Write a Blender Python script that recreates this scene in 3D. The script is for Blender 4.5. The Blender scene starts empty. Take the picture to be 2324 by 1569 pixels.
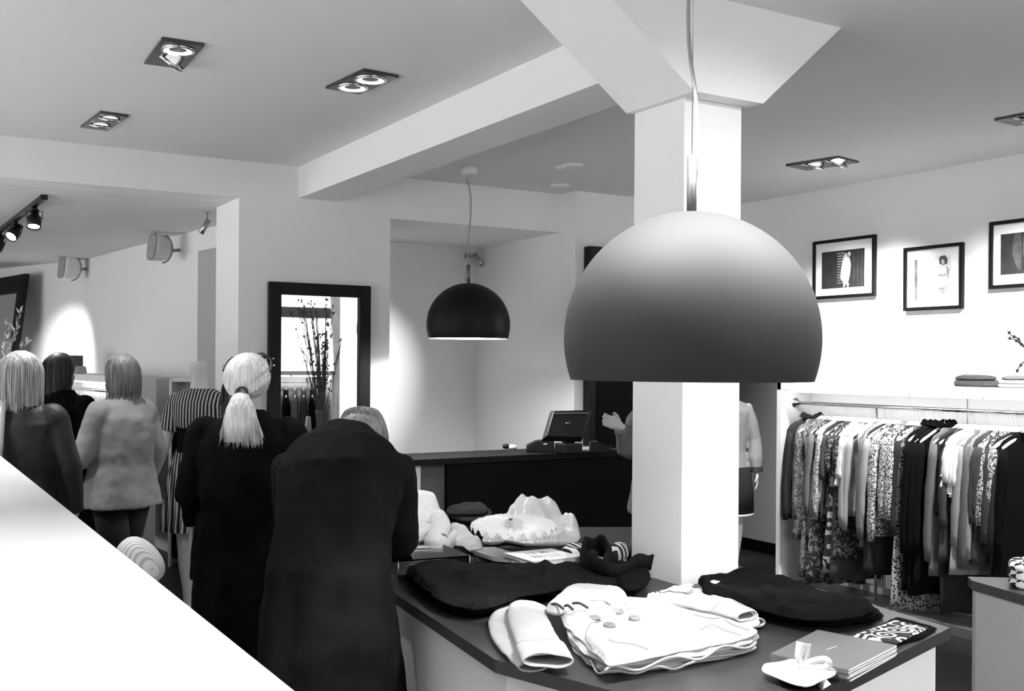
import bpy, bmesh, math, random
import numpy as np
from mathutils import Vector, Matrix, noise
random.seed(7)
R = math.radians
C = bpy.context.scene.collection
SC = bpy.context.scene

# ---------------------------------------------------------------- camera
EYE = 1.62
FPX = 2408.0
YAW = R(30.8)
ROLL = R(0.42)
PPX, PPY = 1162.0, 825.5
Fv = Vector((math.sin(YAW), math.cos(YAW), 0))
Rv = Vector((math.cos(YAW), -math.sin(YAW), 0))
Zv = Vector((0, 0, 1))
cam_data = bpy.data.cameras.new('camera')
cam = bpy.data.objects.new('camera', cam_data); C.objects.link(cam)
cr = Rv * math.cos(ROLL) + Zv * math.sin(ROLL)
cu = -Rv * math.sin(ROLL) + Zv * math.cos(ROLL)
M4 = Matrix((cr, cu, -Fv)).transposed().to_4x4()
M4.translation = Vector((0, 0, EYE))
cam.matrix_world = M4
cam_data.sensor_width = 36.0
cam_data.lens = FPX / 2324 * 36
cam_data.shift_y = (PPY - 784.5) / 2324
cam_data.clip_start = 0.05
SC.camera = cam

# ---------------------------------------------------------------- view, sky
SC.view_settings.view_transform = 'Standard'
SC.view_settings.look = 'None'
SC.view_settings.gamma = 1
SC.view_settings.exposure = 0.74
w = bpy.data.worlds.new('sky'); SC.world = w; w.use_nodes = True
wn = w.node_tree.nodes; wl = w.node_tree.links
wn['Background'].inputs[0].default_value = (1, 1, 1, 1)
wn['Background'].inputs[1].default_value = 3.6

def area(name, loc, size, power, direction, spread=None, sizey=None):
    l = bpy.data.lights.new(name, 'AREA'); l.energy = power
    l.size = size
    if sizey: l.shape = 'RECTANGLE'; l.size_y = sizey
    if spread: l.spread = R(spread)
    o = bpy.data.objects.new(name, l); C.objects.link(o); o.location = loc
    o.rotation_euler = Vector(direction).to_track_quat('-Z', 'Y').to_euler()
    return o

def portal(name, loc, size, direction, sizey):
    o = area(name, loc, size, 1, direction, None, sizey); o.data.cycles.is_portal = True
    return o

def spot(name, loc, target, power, angle=50, blend=0.8, radius=0.03):
    l = bpy.data.lights.new(name, 'SPOT'); l.energy = power; l.spot_size = R(angle)
    l.spot_blend = blend; l.shadow_soft_size = radius
    o = bpy.data.objects.new(name, l); C.objects.link(o); o.location = loc
    d = Vector(target) - Vector(loc)
    o.rotation_euler = d.to_track_quat('-Z', 'Y').to_euler()
    return o

# key dimensions (metres)
CEIL = 2.907
YB = 6.73          # wall with the mirror
XR = 5.9           # right wall
TZ = 0.84          # display table top

# ---------------------------------------------------------------- pixel of the photo -> point of the room
def ray(px, py):
    u = px - PPX; v = py - PPY
    u0 = u * math.cos(ROLL) + v * math.sin(ROLL)
    v0 = -u * math.sin(ROLL) + v * math.cos(ROLL)
    return Fv * FPX + Rv * u0 - Zv * v0
EP = Vector((0, 0, EYE))
def onz(px, py, z):
    d = ray(px, py); return EP + d * ((z - EYE) / d.z)
def ony(px, py, y):
    d = ray(px, py); return EP + d * (y / d.y)
def onx(px, py, x):
    d = ray(px, py); return EP + d * (x / d.x)
def dep(px, py, t):
    return EP + ray(px, py) * (t / FPX)

# ---------------------------------------------------------------- materials
def mat(name, g, rough=0.6, metal=0.0, noise_amt=0.0, noise_scale=8.0, bump=0.0, bump_scale=60.0, spec=0.5,
        sheen=0.0, trans=0.0, emit=0.0, stretch=None, coat=0.0):
    m = bpy.data.materials.new(name); m.use_nodes = True
    nt = m.node_tree; n = nt.nodes; l = nt.links
    b = n['Principled BSDF']
    b.inputs['Base Color'].default_value = (g, g, g, 1)
    b.inputs['Roughness'].default_value = rough
    b.inputs['Metallic'].default_value = metal
    b.inputs['Specular IOR Level'].default_value = spec
    b.inputs['Sheen Weight'].default_value = sheen
    b.inputs['Transmission Weight'].default_value = trans
    b.inputs['Coat Weight'].default_value = coat
    if emit:
        b.inputs['Emission Color'].default_value = (1, 1, 1, 1)
        b.inputs['Emission Strength'].default_value = emit
    tc = n.new('ShaderNodeTexCoord')
    vec = tc.outputs['Object']
    if stretch:
        mp = n.new('ShaderNodeMapping'); mp.inputs['Scale'].default_value = stretch
        l.new(vec, mp.inputs['Vector']); vec = mp.outputs['Vector']
    nz = n.new('ShaderNodeTexNoise'); nz.inputs['Scale'].default_value = noise_scale
    nz.inputs['Detail'].default_value = 4
    l.new(vec, nz.inputs['Vector'])
    cr_ = n.new('ShaderNodeValToRGB')
    a = max(0.0, g * (1 - noise_amt)); c = min(1.0, g * (1 + noise_amt))
    cr_.color_ramp.elements[0].position = 0.3; cr_.color_ramp.elements[1].position = 0.7
    cr_.color_ramp.elements[0].color = (a, a, a, 1); cr_.color_ramp.elements[1].color = (c, c, c, 1)
    l.new(nz.outputs['Fac'], cr_.inputs['Fac']); l.new(cr_.outputs['Color'], b.inputs['Base Color'])
    if bump:
        nb = n.new('ShaderNodeTexNoise'); nb.inputs['Scale'].default_value = bump_scale
        l.new(tc.outputs['Object'], nb.inputs['Vector'])
        bp = n.new('ShaderNodeBump'); bp.inputs['Strength'].default_value = bump
        bp.inputs['Distance'].default_value = 0.01
        l.new(nb.outputs['Fac'], bp.inputs['Height']); l.new(bp.outputs['Normal'], b.inputs['Normal'])
    return m

def mat_bands(name, g0, g1, axis='X', scale=10.0, width=0.5, rough=0.8, distort=0.0, kind='bands', thr=None, coord='Object', mult=14.0):
    """two-tone printed or woven pattern: stripes, speckle, cells or rings"""
    m = bpy.data.materials.new(name); m.use_nodes = True
    nt = m.node_tree; n = nt.nodes; l = nt.links
    b = n['Principled BSDF']; b.inputs['Roughness'].default_value = rough
    b.inputs['Specular IOR Level'].default_value = 0.2
    tc = n.new('ShaderNodeTexCoord')
    if kind == 'bands':
        t = n.new('ShaderNodeTexWave'); t.wave_type = 'BANDS'; t.bands_direction = axis
        t.inputs['Scale'].default_value = scale; t.inputs['Distortion'].default_value = distort
        t.inputs['Detail'].default_value = 1
        out = t.outputs['Fac']
    elif kind == 'rings':
        t0 = n.new('ShaderNodeTexVoronoi'); t0.inputs['Scale'].default_value = scale
        l.new(tc.outputs[coord], t0.inputs['Vector'])
        mm = n.new('ShaderNodeMath'); mm.operation = 'MULTIPLY'; mm.inputs[1].default_value = mult
        l.new(t0.outputs['Distance'], mm.inputs[0])
        t = n.new('ShaderNodeMath'); t.operation = 'SINE'; l.new(mm.outputs[0], t.inputs[0]); out = t.outputs[0]
    elif kind == 'speckle':
        t = n.new('ShaderNodeTexNoise'); t.inputs['Scale'].default_value = scale
        t.inputs['Detail'].default_value = 6; t.inputs['Distortion'].default_value = distort
        out = t.outputs['Fac']
    else:
        t = n.new('ShaderNodeTexVoronoi'); t.inputs['Scale'].default_value = scale; out = t.outputs['Distance']
    if kind != 'rings': l.new(tc.outputs[coord], t.inputs['Vector'])
    r = n.new('ShaderNodeValToRGB'); e = r.color_ramp.elements
    p = thr if thr is not None else width
    e[0].position = max(0, p - 0.04); e[1].position = min(1, p + 0.04)
    e[0].color = (g0, g0, g0, 1); e[1].color = (g1, g1, g1, 1)
    l.new(out, r.inputs['Fac']); l.new(r.outputs['Color'], b.inputs['Base Color'])
    return m

M = {}
M['wall'] = mat('white_plaster', 0.80, 0.85, noise_amt=0.015, noise_scale=1.2, bump=0.04, bump_scale=25)
M['ceiling'] = mat('ceiling_plaster', 0.74, 0.9, noise_amt=0.02, noise_scale=0.8, bump=0.03, bump_scale=20)
M['wallgrey'] = mat('grey_plaster', 0.42, 0.85, noise_amt=0.02, noise_scale=1.2)
M['walldark'] = mat('dark_plaster', 0.10, 0.8, noise_amt=0.1, noise_scale=1.2)
M['white'] = mat('white_lacquer', 0.86, 0.35, noise_amt=0.01)
M['whiteshelf'] = mat('white_shelf_board', 0.84, 0.5, noise_amt=0.01)
M['slab'] = mat('charcoal_laminate', 0.035, 0.42, noise_amt=0.08, noise_scale=30)
M['black'] = mat('black_lacquer', 0.003, 0.6, noise_amt=0.2, spec=0.1)
M['blackframe'] = mat('black_frame_wood', 0.004, 0.5, noise_amt=0.2, spec=0.2, stretch=(4, 4, 40))
M['plasticblack'] = mat('black_plastic', 0.006, 0.4, noise_amt=0.1, spec=0.3)
M['plasticgrey'] = mat('grey_plastic', 0.35, 0.5, noise_amt=0.03)
M['plasticlight'] = mat('light_grey_plastic', 0.62, 0.5, noise_amt=0.02)
M['chrome'] = mat('polished_steel', 0.75, 0.14, metal=1.0, noise_amt=0.02)
M['steel'] = mat('brushed_steel', 0.45, 0.3, metal=1.0, noise_amt=0.05)
M['mirror'] = mat('mirror_silver', 0.93, 0.01, metal=1.0)
M['paper'] = mat('paper', 0.85, 0.7, noise_amt=0.01)
M['ink'] = mat('black_ink', 0.03, 0.7)
M['glow'] = mat('lamp_glow', 0.9, 0.5, emit=18)
M['led'] = mat('led_glow', 0.9, 0.5, emit=9)
def glassmat(name='clear_glass', rough=0.0):
    m = bpy.data.materials.new(name); m.use_nodes = True
    nt = m.node_tree; n = nt.nodes; l = nt.links
    n.remove(n['Principled BSDF'])
    tr = n.new('ShaderNodeBsdfTransparent'); gl = n.new('ShaderNodeBsdfGlossy'); gl.inputs['Roughness'].default_value = rough
    fr = n.new('ShaderNodeFresnel'); fr.inputs['IOR'].default_value = 1.45
    mx = n.new('ShaderNodeMixShader')
    l.new(fr.outputs[0], mx.inputs[0]); l.new(tr.outputs[0], mx.inputs[1]); l.new(gl.outputs[0], mx.inputs[2])
    l.new(mx.outputs[0], n['Material Output'].inputs['Surface'])
    return m
M['glass'] = glassmat()
def floormat():
    m = bpy.data.materials.new('dark_wood_planks'); m.use_nodes = True
    nt = m.node_tree; n = nt.nodes; l = nt.links; b = n['Principled BSDF']
    tc = n.new('ShaderNodeTexCoord'); mp = n.new('ShaderNodeMapping'); mp.inputs['Rotation'].default_value = (0, 0, R(90))
    l.new(tc.outputs['Object'], mp.inputs['Vector'])
    br = n.new('ShaderNodeTexBrick'); br.inputs['Scale'].default_value = 1
    br.inputs['Brick Width'].default_value = 1.4; br.inputs['Row Height'].default_value = 0.12
    br.inputs['Mortar Size'].default_value = 0.002
    br.inputs['Color1'].default_value = (0.028, 0.028, 0.028, 1); br.inputs['Color2'].default_value = (0.016, 0.016, 0.016, 1)
    br.inputs['Mortar'].default_value = (0.006, 0.006, 0.006, 1)
    l.new(mp.outputs[0], br.inputs['Vector'])
    mp2 = n.new('ShaderNodeMapping'); mp2.inputs['Scale'].default_value = (22, 1.6, 1)
    l.new(tc.outputs['Object'], mp2.inputs['Vector'])
    nz = n.new('ShaderNodeTexNoise'); nz.inputs['Scale'].default_value = 2; nz.inputs['Detail'].default_value = 6
    l.new(mp2.outputs[0], nz.inputs['Vector'])
    mx = n.new('ShaderNodeMixRGB'); mx.blend_type = 'MULTIPLY'; mx.inputs[0].default_value = 0.8
    cr_ = n.new('ShaderNodeValToRGB'); cr_.color_ramp.elements[0].color = (.4, .4, .4, 1); cr_.color_ramp.elements[1].color = (1.5, 1.5, 1.5, 1)
    l.new(nz.outputs['Fac'], cr_.inputs[0])
    l.new(br.outputs['Color'], mx.inputs[1]); l.new(cr_.outputs[0], mx.inputs[2]); l.new(mx.outputs[0], b.inputs['Base Color'])
    b.inputs['Roughness'].default_value = 0.45
    return m
M['floor'] = floormat()

# ---------------------------------------------------------------- mesh tools
LOCAL = set()   # things whose parts are modelled in the thing's own frame
class MB:
    def __init__(s): s.v = []; s.f = []; s.m = []; s.sm = []
    def add(s, vs, fs, mi=0, smooth=False):
        o = len(s.v); s.v += [Vector(v) for v in vs]
        for f in fs: s.f.append([i + o for i in f]); s.m.append(mi); s.sm.append(smooth)
        return s
    def box(s, a, b, mi=0, mtx=None):
        x0, y0, z0 = a; x1, y1, z1 = b
        vs = [(x0, y0, z0), (x1, y0, z0), (x1, y1, z0), (x0, y1, z0), (x0, y0, z1), (x1, y0, z1), (x1, y1, z1), (x0, y1, z1)]
        if mtx: vs = [mtx @ Vector(v) for v in vs]
        return s.add(vs, [(3, 2, 1, 0), (4, 5, 6, 7), (0, 1, 5, 4), (1, 2, 6, 5), (2, 3, 7, 6), (3, 0, 4, 7)], mi)
    def prism(s, pts, z0, z1, mi=0, mtx=None):
        n = len(pts)
        ar = sum(pts[i][0] * pts[(i + 1) % n][1] - pts[(i + 1) % n][0] * pts[i][1] for i in range(n))
        if ar < 0: pts = pts[::-1]
        vs = [(p[0], p[1], z0) for p in pts] + [(p[0], p[1], z1) for p in pts]
        if mtx: vs = [mtx @ Vector(v) for v in vs]
        fs = [tuple(range(n))[::-1], tuple(range(n, 2 * n))] + [(i, (i + 1) % n, n + (i + 1) % n, n + i) for i in range(n)]
        return s.add(vs, fs, mi)
    def lathe(s, prof, seg=48, mi=0, mtx=None, smooth=True, close=False):
        vs = []; fs = []
        for r_, z_ in prof:
            for k in range(seg):
                a = 2 * math.pi * k / seg; vs.append((r_ * math.cos(a), r_ * math.sin(a), z_))
        m_ = len(prof)
        for i in range(m_ - 1):
            for k in range(seg):
                k2 = (k + 1) % seg
                fs.append((i * seg + k, i * seg + k2, (i + 1) * seg + k2, (i + 1) * seg + k))
        if mtx: vs = [mtx @ Vector(v) for v in vs]
        return s.add(vs, fs, mi, smooth)
    def tube(s, pts, rad, seg=8, mi=0, smooth=True, cap=True, flat=1.0):
        pts = [Vector(p) for p in pts]; n = len(pts)
        if not hasattr(rad, '__len__'): rad = [rad] * n
        rings = []; up = None
        for i in range(n):
            t = (pts[min(i + 1, n - 1)] - pts[max(i - 1, 0)])
            if t.length < 1e-9: t = Vector((0, 0, 1))
            t.normalize()
            if up is None:
                up = Vector((0, 0, 1)) if abs(t.z) < 0.9 else Vector((1, 0, 0))
            a = t.cross(up)
            if a.length < 1e-6: a = t.orthogonal()
            a.normalize(); b = a.cross(t).normalized(); up = b
            rings.append([pts[i] + (a * math.cos(2 * math.pi * k / seg) + b * flat * math.sin(2 * math.pi * k / seg)) * rad[i] for k in range(seg)])
        return s.rings(rings, mi, smooth, cap)
    def rings(s, rings, mi=0, smooth=True, cap=True):
        seg = len(rings[0]); vs = [p for r_ in rings for p in r_]; fs = []
        for i in range(len(rings) - 1):
            for k in range(seg):
                k2 = (k + 1) % seg
                fs.append((i * seg + k, i * seg + k2, (i + 1) * seg + k2, (i + 1) * seg + k))
        if cap:
            fs.append(tuple(range(seg))[::-1]); fs.append(tuple((len(rings) - 1) * seg + k for k in range(seg)))
        return s.add(vs, fs, mi, smooth)
    def build(s, name, mats, parent=None, bevel=0.0, mods=None, fix=True):
        if not isinstance(mats, (list, tuple)): mats = [mats]
        me = bpy.data.meshes.new(name)
        if parent is not None:
            inv = Matrix.Identity(4) if parent.name in LOCAL else pm(parent).inverted()
            vs = [inv @ v for v in s.v]; off = None
        else:
            xs = [v.x for v in s.v]; ys = [v.y for v in s.v]; zs = [v.z for v in s.v]
            off = Vector(((min(xs) + max(xs)) / 2, (min(ys) + max(ys)) / 2, min(zs)))
            vs = [v - off for v in s.v]
        me.from_pydata([tuple(v) for v in vs], [], s.f)
        for m_ in mats: me.materials.append(m_)
        me.polygons.foreach_set('material_index', s.m); me.polygons.foreach_set('use_smooth', s.sm)
        me.update()
        if fix:
            bm = bmesh.new(); bm.from_mesh(me); bmesh.ops.recalc_face_normals(bm, faces=bm.faces); bm.to_mesh(me); bm.free()
        o = bpy.data.objects.new(name, me); C.objects.link(o)
        if off is not None: o.location = off
        if parent is not None: o.parent = parent
        if bevel:
            md = o.modifiers.new('soft_edges', 'BEVEL'); md.width = bevel; md.segments = 2; md.limit_method = 'ANGLE'
        return o

def pm(o):
    m = Matrix.LocRotScale(o.location, o.rotation_euler, o.scale)
    return pm(o.parent) @ m if o.parent else m

def tag(o, label=None, cat=None, group=None, kind=None):
    if label: o['label'] = label
    if cat: o['category'] = cat
    if group: o['group'] = group
    if kind: o['kind'] = kind
    return o

def thing(name, label, cat, loc=(0, 0, 0), rotz=0, group=None):
    o = bpy.data.objects.new(name, None); C.objects.link(o); o.empty_display_size = 0.1
    o.location = loc; o.rotation_euler = (0, 0, rotz)
    return tag(o, label, cat, group)

def copy_tree(o, parent=None):
    c = o.copy(); C.objects.link(c)
    if parent is not None: c.parent = parent
    for ch in list(o.children): copy_tree(ch, c)
    return c

def struct(o, label=None, cat='wall'):
    return tag(o, label, cat, None, 'structure')

# ================================================================= THE SETTING
struct(MB().box((-4.2, -1.5, -0.1), (7.0, 15.2, 0)).build('floor', M['floor']), 'dark wood plank floor of the shop', 'floor')
mb = MB(); mb.box((-4.2, -1.5, CEIL), (6.1, 8.3, CEIL + 0.1))
struct(mb.build('ceiling', M['ceiling']), 'flat light plaster ceiling of the shop', 'ceiling')
struct(MB().box((-4.2, 7.0, 2.67), (1.97, 15.2, 2.8)).box((1.97, 7.26, 2.67), (2.9, 15.2, 2.8)).build('ceiling', M['ceiling']), 'lower ceiling of the back room', 'ceiling')
# wall with the mirror, header over the left opening
mb = MB(); mb.box((1.97, YB, 0), (3.025, 7.26, CEIL))
mb.box((-4.2, YB, 2.67), (1.97, 7.0, CEIL))
mb.box((3.025, YB, 2.617), (4.433, 8.1, CEIL))
mb.box((2.9, 7.26, 0), (3.025, 8.2, CEIL)); mb.box((3.025, 8.06, 0), (4.433, 8.2, 2.617))
struct(mb.build('wall_back', M['wall']), 'white back wall with the open niche behind the till', 'wall')
struct(MB().box((4.433, 6.53, 0), (5.9, 9.0, CEIL)).build('wall_back_right', M['wall']), 'white wall block right of the niche')
mb = MB(); mb.box((XR, -1.5, 0), (6.06, 5.66, CEIL)).box((XR, 5.66, 2.15), (6.06, 6.53, CEIL))
struct(mb.build('wall_right', M['wall']), 'white right wall hung with framed photographs')
mb = MB(); mb.box((6.57, 4.4, 0), (6.7, 9.1, 2.7)); mb.box((5.9, 9.0, 0), (6.57, 9.1, 2.7)); mb.box((6.06, 4.3, 0), (6.57, 4.4, 2.7)); mb.box((5.9, 6.54, 2.6), (6.6, 9.1, 2.7)); mb.box((6.07, 4.3, 2.6), (6.6, 6.54, 2.7))
struct(mb.build('wall_passage', M['wallgrey']), 'grey wall of the passage between column and clothes rail')  # grey tone stands in for the low light of the passage
struct(MB().box((6.55, 4.4, 0), (6.57, 9.0, 0.1)).build('baseboard_passage', M['black']), 'black skirting along the passage wall', 'skirting')
# skewed wall of the back room
pts = [(2.36, 7.26), (2.14, 8.88), (1.83, 11.8), (1.19, 13.5), (0.7, 15.0)]
mb = MB()
for (a, b) in zip(pts[:-1], pts[1:]):
    mb.prism([a, b, (b[0] + 0.3, b[1] + 0.02), (a[0] + 0.3, a[1])], 0, 2.75)
mb.box((-4.2, 15.0, 0), (0.9, 15.2, 2.75))
struct(mb.build('wall_left', M['wall']), 'white wall of the back room, bending away to the left')
# grey panel standing in for a dark recess in the back room
p0 = onz(471, 545, 2.67)
mb = MB(); mb.prism([(2.175, 8.55), (2.31, 7.62), (2.36, 7.62), (2.22, 8.55)], 0.0, 2.5)
struct(mb.build('door_1', M['wallgrey']), 'narrow grey door leaf beside the white pillar', 'door')
# front wall (behind the camera) with the shop window, darkened for dark dome reflections
YF = -0.6
mb = MB(); mb.box((-4.2, YF - .2, 0), (0.9, YF, CEIL)).box((0.9, YF - .2, 0), (XR, YF, 0.3)).box((0.9, YF - .2, 2.8), (XR, YF, CEIL))  # window opening widened past its mirrored part to brighten the column
struct(mb.build('wall_front', M['walldark']), 'dark front wall with the shop window')
mb = MB(); mb.box((0.9, YF - .15, 0.3), (0.96, YF - .05, 2.8)).box((5.86, YF - .15, 0.3), (5.9, YF - .05, 2.8)).box((3.3, YF - .15, 0.3), (3.36, YF - .05, 2.8))
wnd = struct(mb.build('window_1', M['whiteshelf']), 'tall shop window seen in the mirror', 'window')
MB().box((0.96, YF - .11, 0.3), (5.86, YF - .10, 2.8)).build('window_pane', M['glass'], wnd)
# left wall with a big unseen window added for daylight
mb = MB(); mb.box((-4.2, -1.3, 0), (-4.0, 15.0, 0.4)).box((-4.2, -1.3, 2.5), (-4.0, 15.0, CEIL)).box((-4.2, -1.3, 0.4), (-4.0, 0.5, 2.5)).box((-4.2, 6.0, 0.4), (-4.0, 8.0, 2.5)).box((-4.2, 12.0, 0.4), (-4.0, 15.0, 2.5))
struct(mb.build('wall_side', M['wall']), 'side wall left of the camera')
wnd = struct(MB().box((-4.15, 0.5, 0.4), (-4.05, 0.56, 2.5)).box((-4.15, 5.94, 0.4), (-4.05, 6.0, 2.5)).box((-4.15, 3.2, 0.4), (-4.05, 3.26, 2.5)).build('window_2', M['blackframe']), 'wide side window left of the camera', 'window')
MB().box((-4.11, 0.56, 0.4), (-4.10, 5.94, 2.5)).build('window_pane', M['glass'], wnd)

wnd = struct(MB().box((-4.15, 8.0, 0.4), (-4.05, 8.06, 2.5)).box((-4.15, 11.94, 0.4), (-4.05, 12.0, 2.5)).build('window_3', M['blackframe']), 'window of the back room, left of the view', 'window')  # window added out of view to brighten the back room
MB().box((-4.11, 8.06, 0.4), (-4.10, 11.94, 2.5)).build('window_pane', M['glass'], wnd)
# ceiling beam, column and its flared head
struct(MB().box((2.365, 3.22, 2.70), (2.635, YB, CEIL)).build('trim_1', M['wall']), 'boxed white ceiling beam from the back wall to the column', 'beam')
mb = MB(); zb = EYE + 0.946
ya, yb_ = 2.83, 3.215
prof = [(2.41, zb), (2.735, zb), (3.135, CEIL), (1.94, CEIL)]
vs = [(x, ya, z) for x, z in prof] + [(x, yb_, z) for x, z in prof]
mb.add(vs, [(0, 1, 2, 3), (7, 6, 5, 4), (0, 4, 5, 1), (1, 5, 6, 2), (2, 6, 7, 3), (3, 7, 4, 0)])
struct(mb.build('trim_2', M['wall']), 'flared white column head spreading to the ceiling', 'column head')
colo = struct(MB().box((2.437, 2.91, 0), (2.706, 3.20, zb)).build('column', M['wall'], bevel=0.003), 'square white column rising through the display table', 'column')
for i, (px, py) in enumerate([(1285, 379), (1300, 374), (1271, 420)]):
    p = onz(px, py, CEIL)
    tag(MB().lathe([(0.001, CEIL), (0.07, CEIL), (0.07, CEIL - 0.012), (0.05, CEIL - 0.016), (0.001, CEIL - 0.016)], 24, mtx=Matrix.Translation((p.x, p.y, 0))).build('ceiling_disc', M['whiteshelf']),
        ['flush white ceiling disc left of the column, nearest the viewer', 'flush white ceiling disc left of the column, second of the pair', 'small white ceiling disc nearest the wall above the till'][i], 'ceiling fitting', 'flush discs in the ceiling above the till')

# ================================================================= LIGHTS, SEEN AND ADDED
portal('daylight_side', (-4.05, 3.2, 1.45), 5.3, (1, 0, 0), 2.1)  # portal of the added side window
portal('daylight_front', (3.4, YF - .03, 1.55), 4.9, (0, 1, 0), 2.5)

def downlight(quad, label, tilts, aims, power, angle=60):
    """recessed square twin spot; quad = pixel corners"""
    P = [onz(px, py, CEIL) for px, py in quad]
    c = sum(P, Vector()) / 4
    ex = ((P[1] - P[0]) + (P[2] - P[3])) / 2; ey = ((P[3] - P[0]) + (P[2] - P[1])) / 2
    a = math.atan2(ex.y, ex.x)
    wx, wy = ex.length, ey.length
    t = thing('recessed_downlight', label, 'ceiling light', (c.x, c.y, CEIL - 0.014), a, 'recessed twin downlights')
    mtx = Matrix.Translation((c.x, c.y, CEIL)) @ Matrix.Rotation(a, 4, 'Z')
    MB().box((-wx / 2, -wy / 2, -0.014), (wx / 2, wy / 2, -0.001), mtx=mtx).build('housing', M['dlplate'], t, bevel=0.002)
    long_x = wx > wy
    L = max(wx, wy); s_ = min(wx, wy)
    for k in (-1, 1):
        off = Vector((k * L * 0.23, 0, 0)) if long_x else Vector((0, k * L * 0.23, 0))
        tl = tilts[0 if k < 0 else 1]
        m2 = mtx @ Matrix.Translation((off.x, off.y, -0.016)) @ Matrix.Rotation(tl[0], 4, 'X') @ Matrix.Rotation(tl[1], 4, 'Y')
        r0 = min(s_ * 0.34, L * 0.2)
        ring = MB().lathe([(r0 * 1.0, -0.004), (r0 * 1.18, -0.004), (r0 * 1.18, 0.01), (r0 * 1.0, 0.01), (r0, -0.004)], 32, mtx=m2).build('spot_ring', M['chrome'], t)
        MB().lathe([(0.001, 0.006), (r0 * 0.35, 0.005), (r0 * 0.8, 0.0), (r0 * 0.99, -0.003)], 28, mtx=m2).build('lamp', M['glow2'], ring)
        tgt = aims[0 if k < 0 else 1]
        if tgt is not None:
            src = m2 @ Vector((0, 0, -0.03))
            spot('downlight_beam', src, tgt, power, angle, 0.9, r0 * 0.7)
    return t
M['dlplate'] = mat('dark_gloss_metal', 0.10, 0.22, metal=0.9, noise_amt=0.1)
M['glow2'] = mat('spot_reflector', 0.8, 0.3, emit=1.6, noise_amt=0.3, noise_scale=60)
downlight([(369, 84), (467, 97), (416, 151), (325, 137)], 'square black recessed twin spotlight, nearest the viewer at upper left', [(0, 0), (0.5, 0.5)], [(1.6, 2.2, 0.8), (1.0, 4.5, 0)], 60)
downlight([(815, 153), (897, 168), (825, 210), (748, 196)], 'square black recessed twin spotlight just left of the ceiling beam', [(0, 0), (0, 0)], [(2.0, 4.0, 0.8), (2.6, 5.2, 0.3)], 60)
downlight([(217, 250), (297, 260), (240, 292), (192, 285)], 'square black recessed twin spotlight nearest the left header', [(0.3, 0), (0.3, 0)], [(1.0, 6.0, 0), (0.3, 5.0, 0)], 60)
downlight([(1891, 352), (1935, 362), (1845, 386), (1795, 374)], 'dark recessed twin spotlight with tilted lamps above the framed photographs', [(0.5, 0), (0.3, 0)], [(5.9, 4.9, 1.5), (5.9, 5.4, 1.4)], 130, 70)
downlight([(2375, 240), (2420, 250), (2330, 285), (2275, 270)], 'dark recessed twin spotlight cut off by the right border', [(0.2, 0), (0.2, 0)], [(5.9, 3.9, 1.4), (5.9, 4.3, 1.3)], 130, 70)
# unseen downlights; those for dome, column and far parapet added to brighten them
for i, (x, y, tx, ty, tz) in enumerate([(1.0, 1.6, 1.55, 1.85, 1.88), (1.95, 1.2, 1.62, 1.83, 1.85), (3.9, 2.1, 3.0, 2.3, 0.84), (-0.5, 1.6, -0.1, 2.2, 1.2), (-0.9, 3.4, -0.4, 4.0, 1.2), (0.2, 0.5, 0.2, 1.4, 1.2), (-0.9, 5.5, -0.2, 5.8, 1.2), (2.75, 0.9, 2.55, 2.9, 1.6)]):
    t = thing('recessed_downlight', ['recessed twin spotlight behind the viewer, left of the table', 'recessed twin spotlight behind the viewer, in line with the column', 'recessed twin spotlight above the small right table', 'recessed twin spotlight above the parapet, nearer one', 'recessed twin spotlight above the parapet, farther one', 'recessed twin spotlight right above the viewer', 'recessed twin spotlight above the far end of the parapet', 'recessed twin spotlight in front of the column, above the viewer'][i], 'ceiling light', (x, y, CEIL - 0.014), 0, 'recessed twin downlights')
    MB().box((x - .1, y - .2, CEIL - 0.014), (x + .1, y + .2, CEIL - 0.001)).build('housing', M['dlplate'], t)
    spot('downlight_beam', (x, y, CEIL - 0.03), (tx, ty, tz), 390 if i < 2 else 110, 32 if i < 2 else 62, 0.8, 0.05)

p = onz(1285, 379, CEIL); spot('counter_beam', (p.x, p.y, CEIL - .03), (3.3, 8.06, 1.5), 260, 30, .9, .03)
portal('daylight_back', (-4.05, 10.0, 1.5), 3.9, (1, 0, 0), 1.9)  # portal of the added back room window
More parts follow.
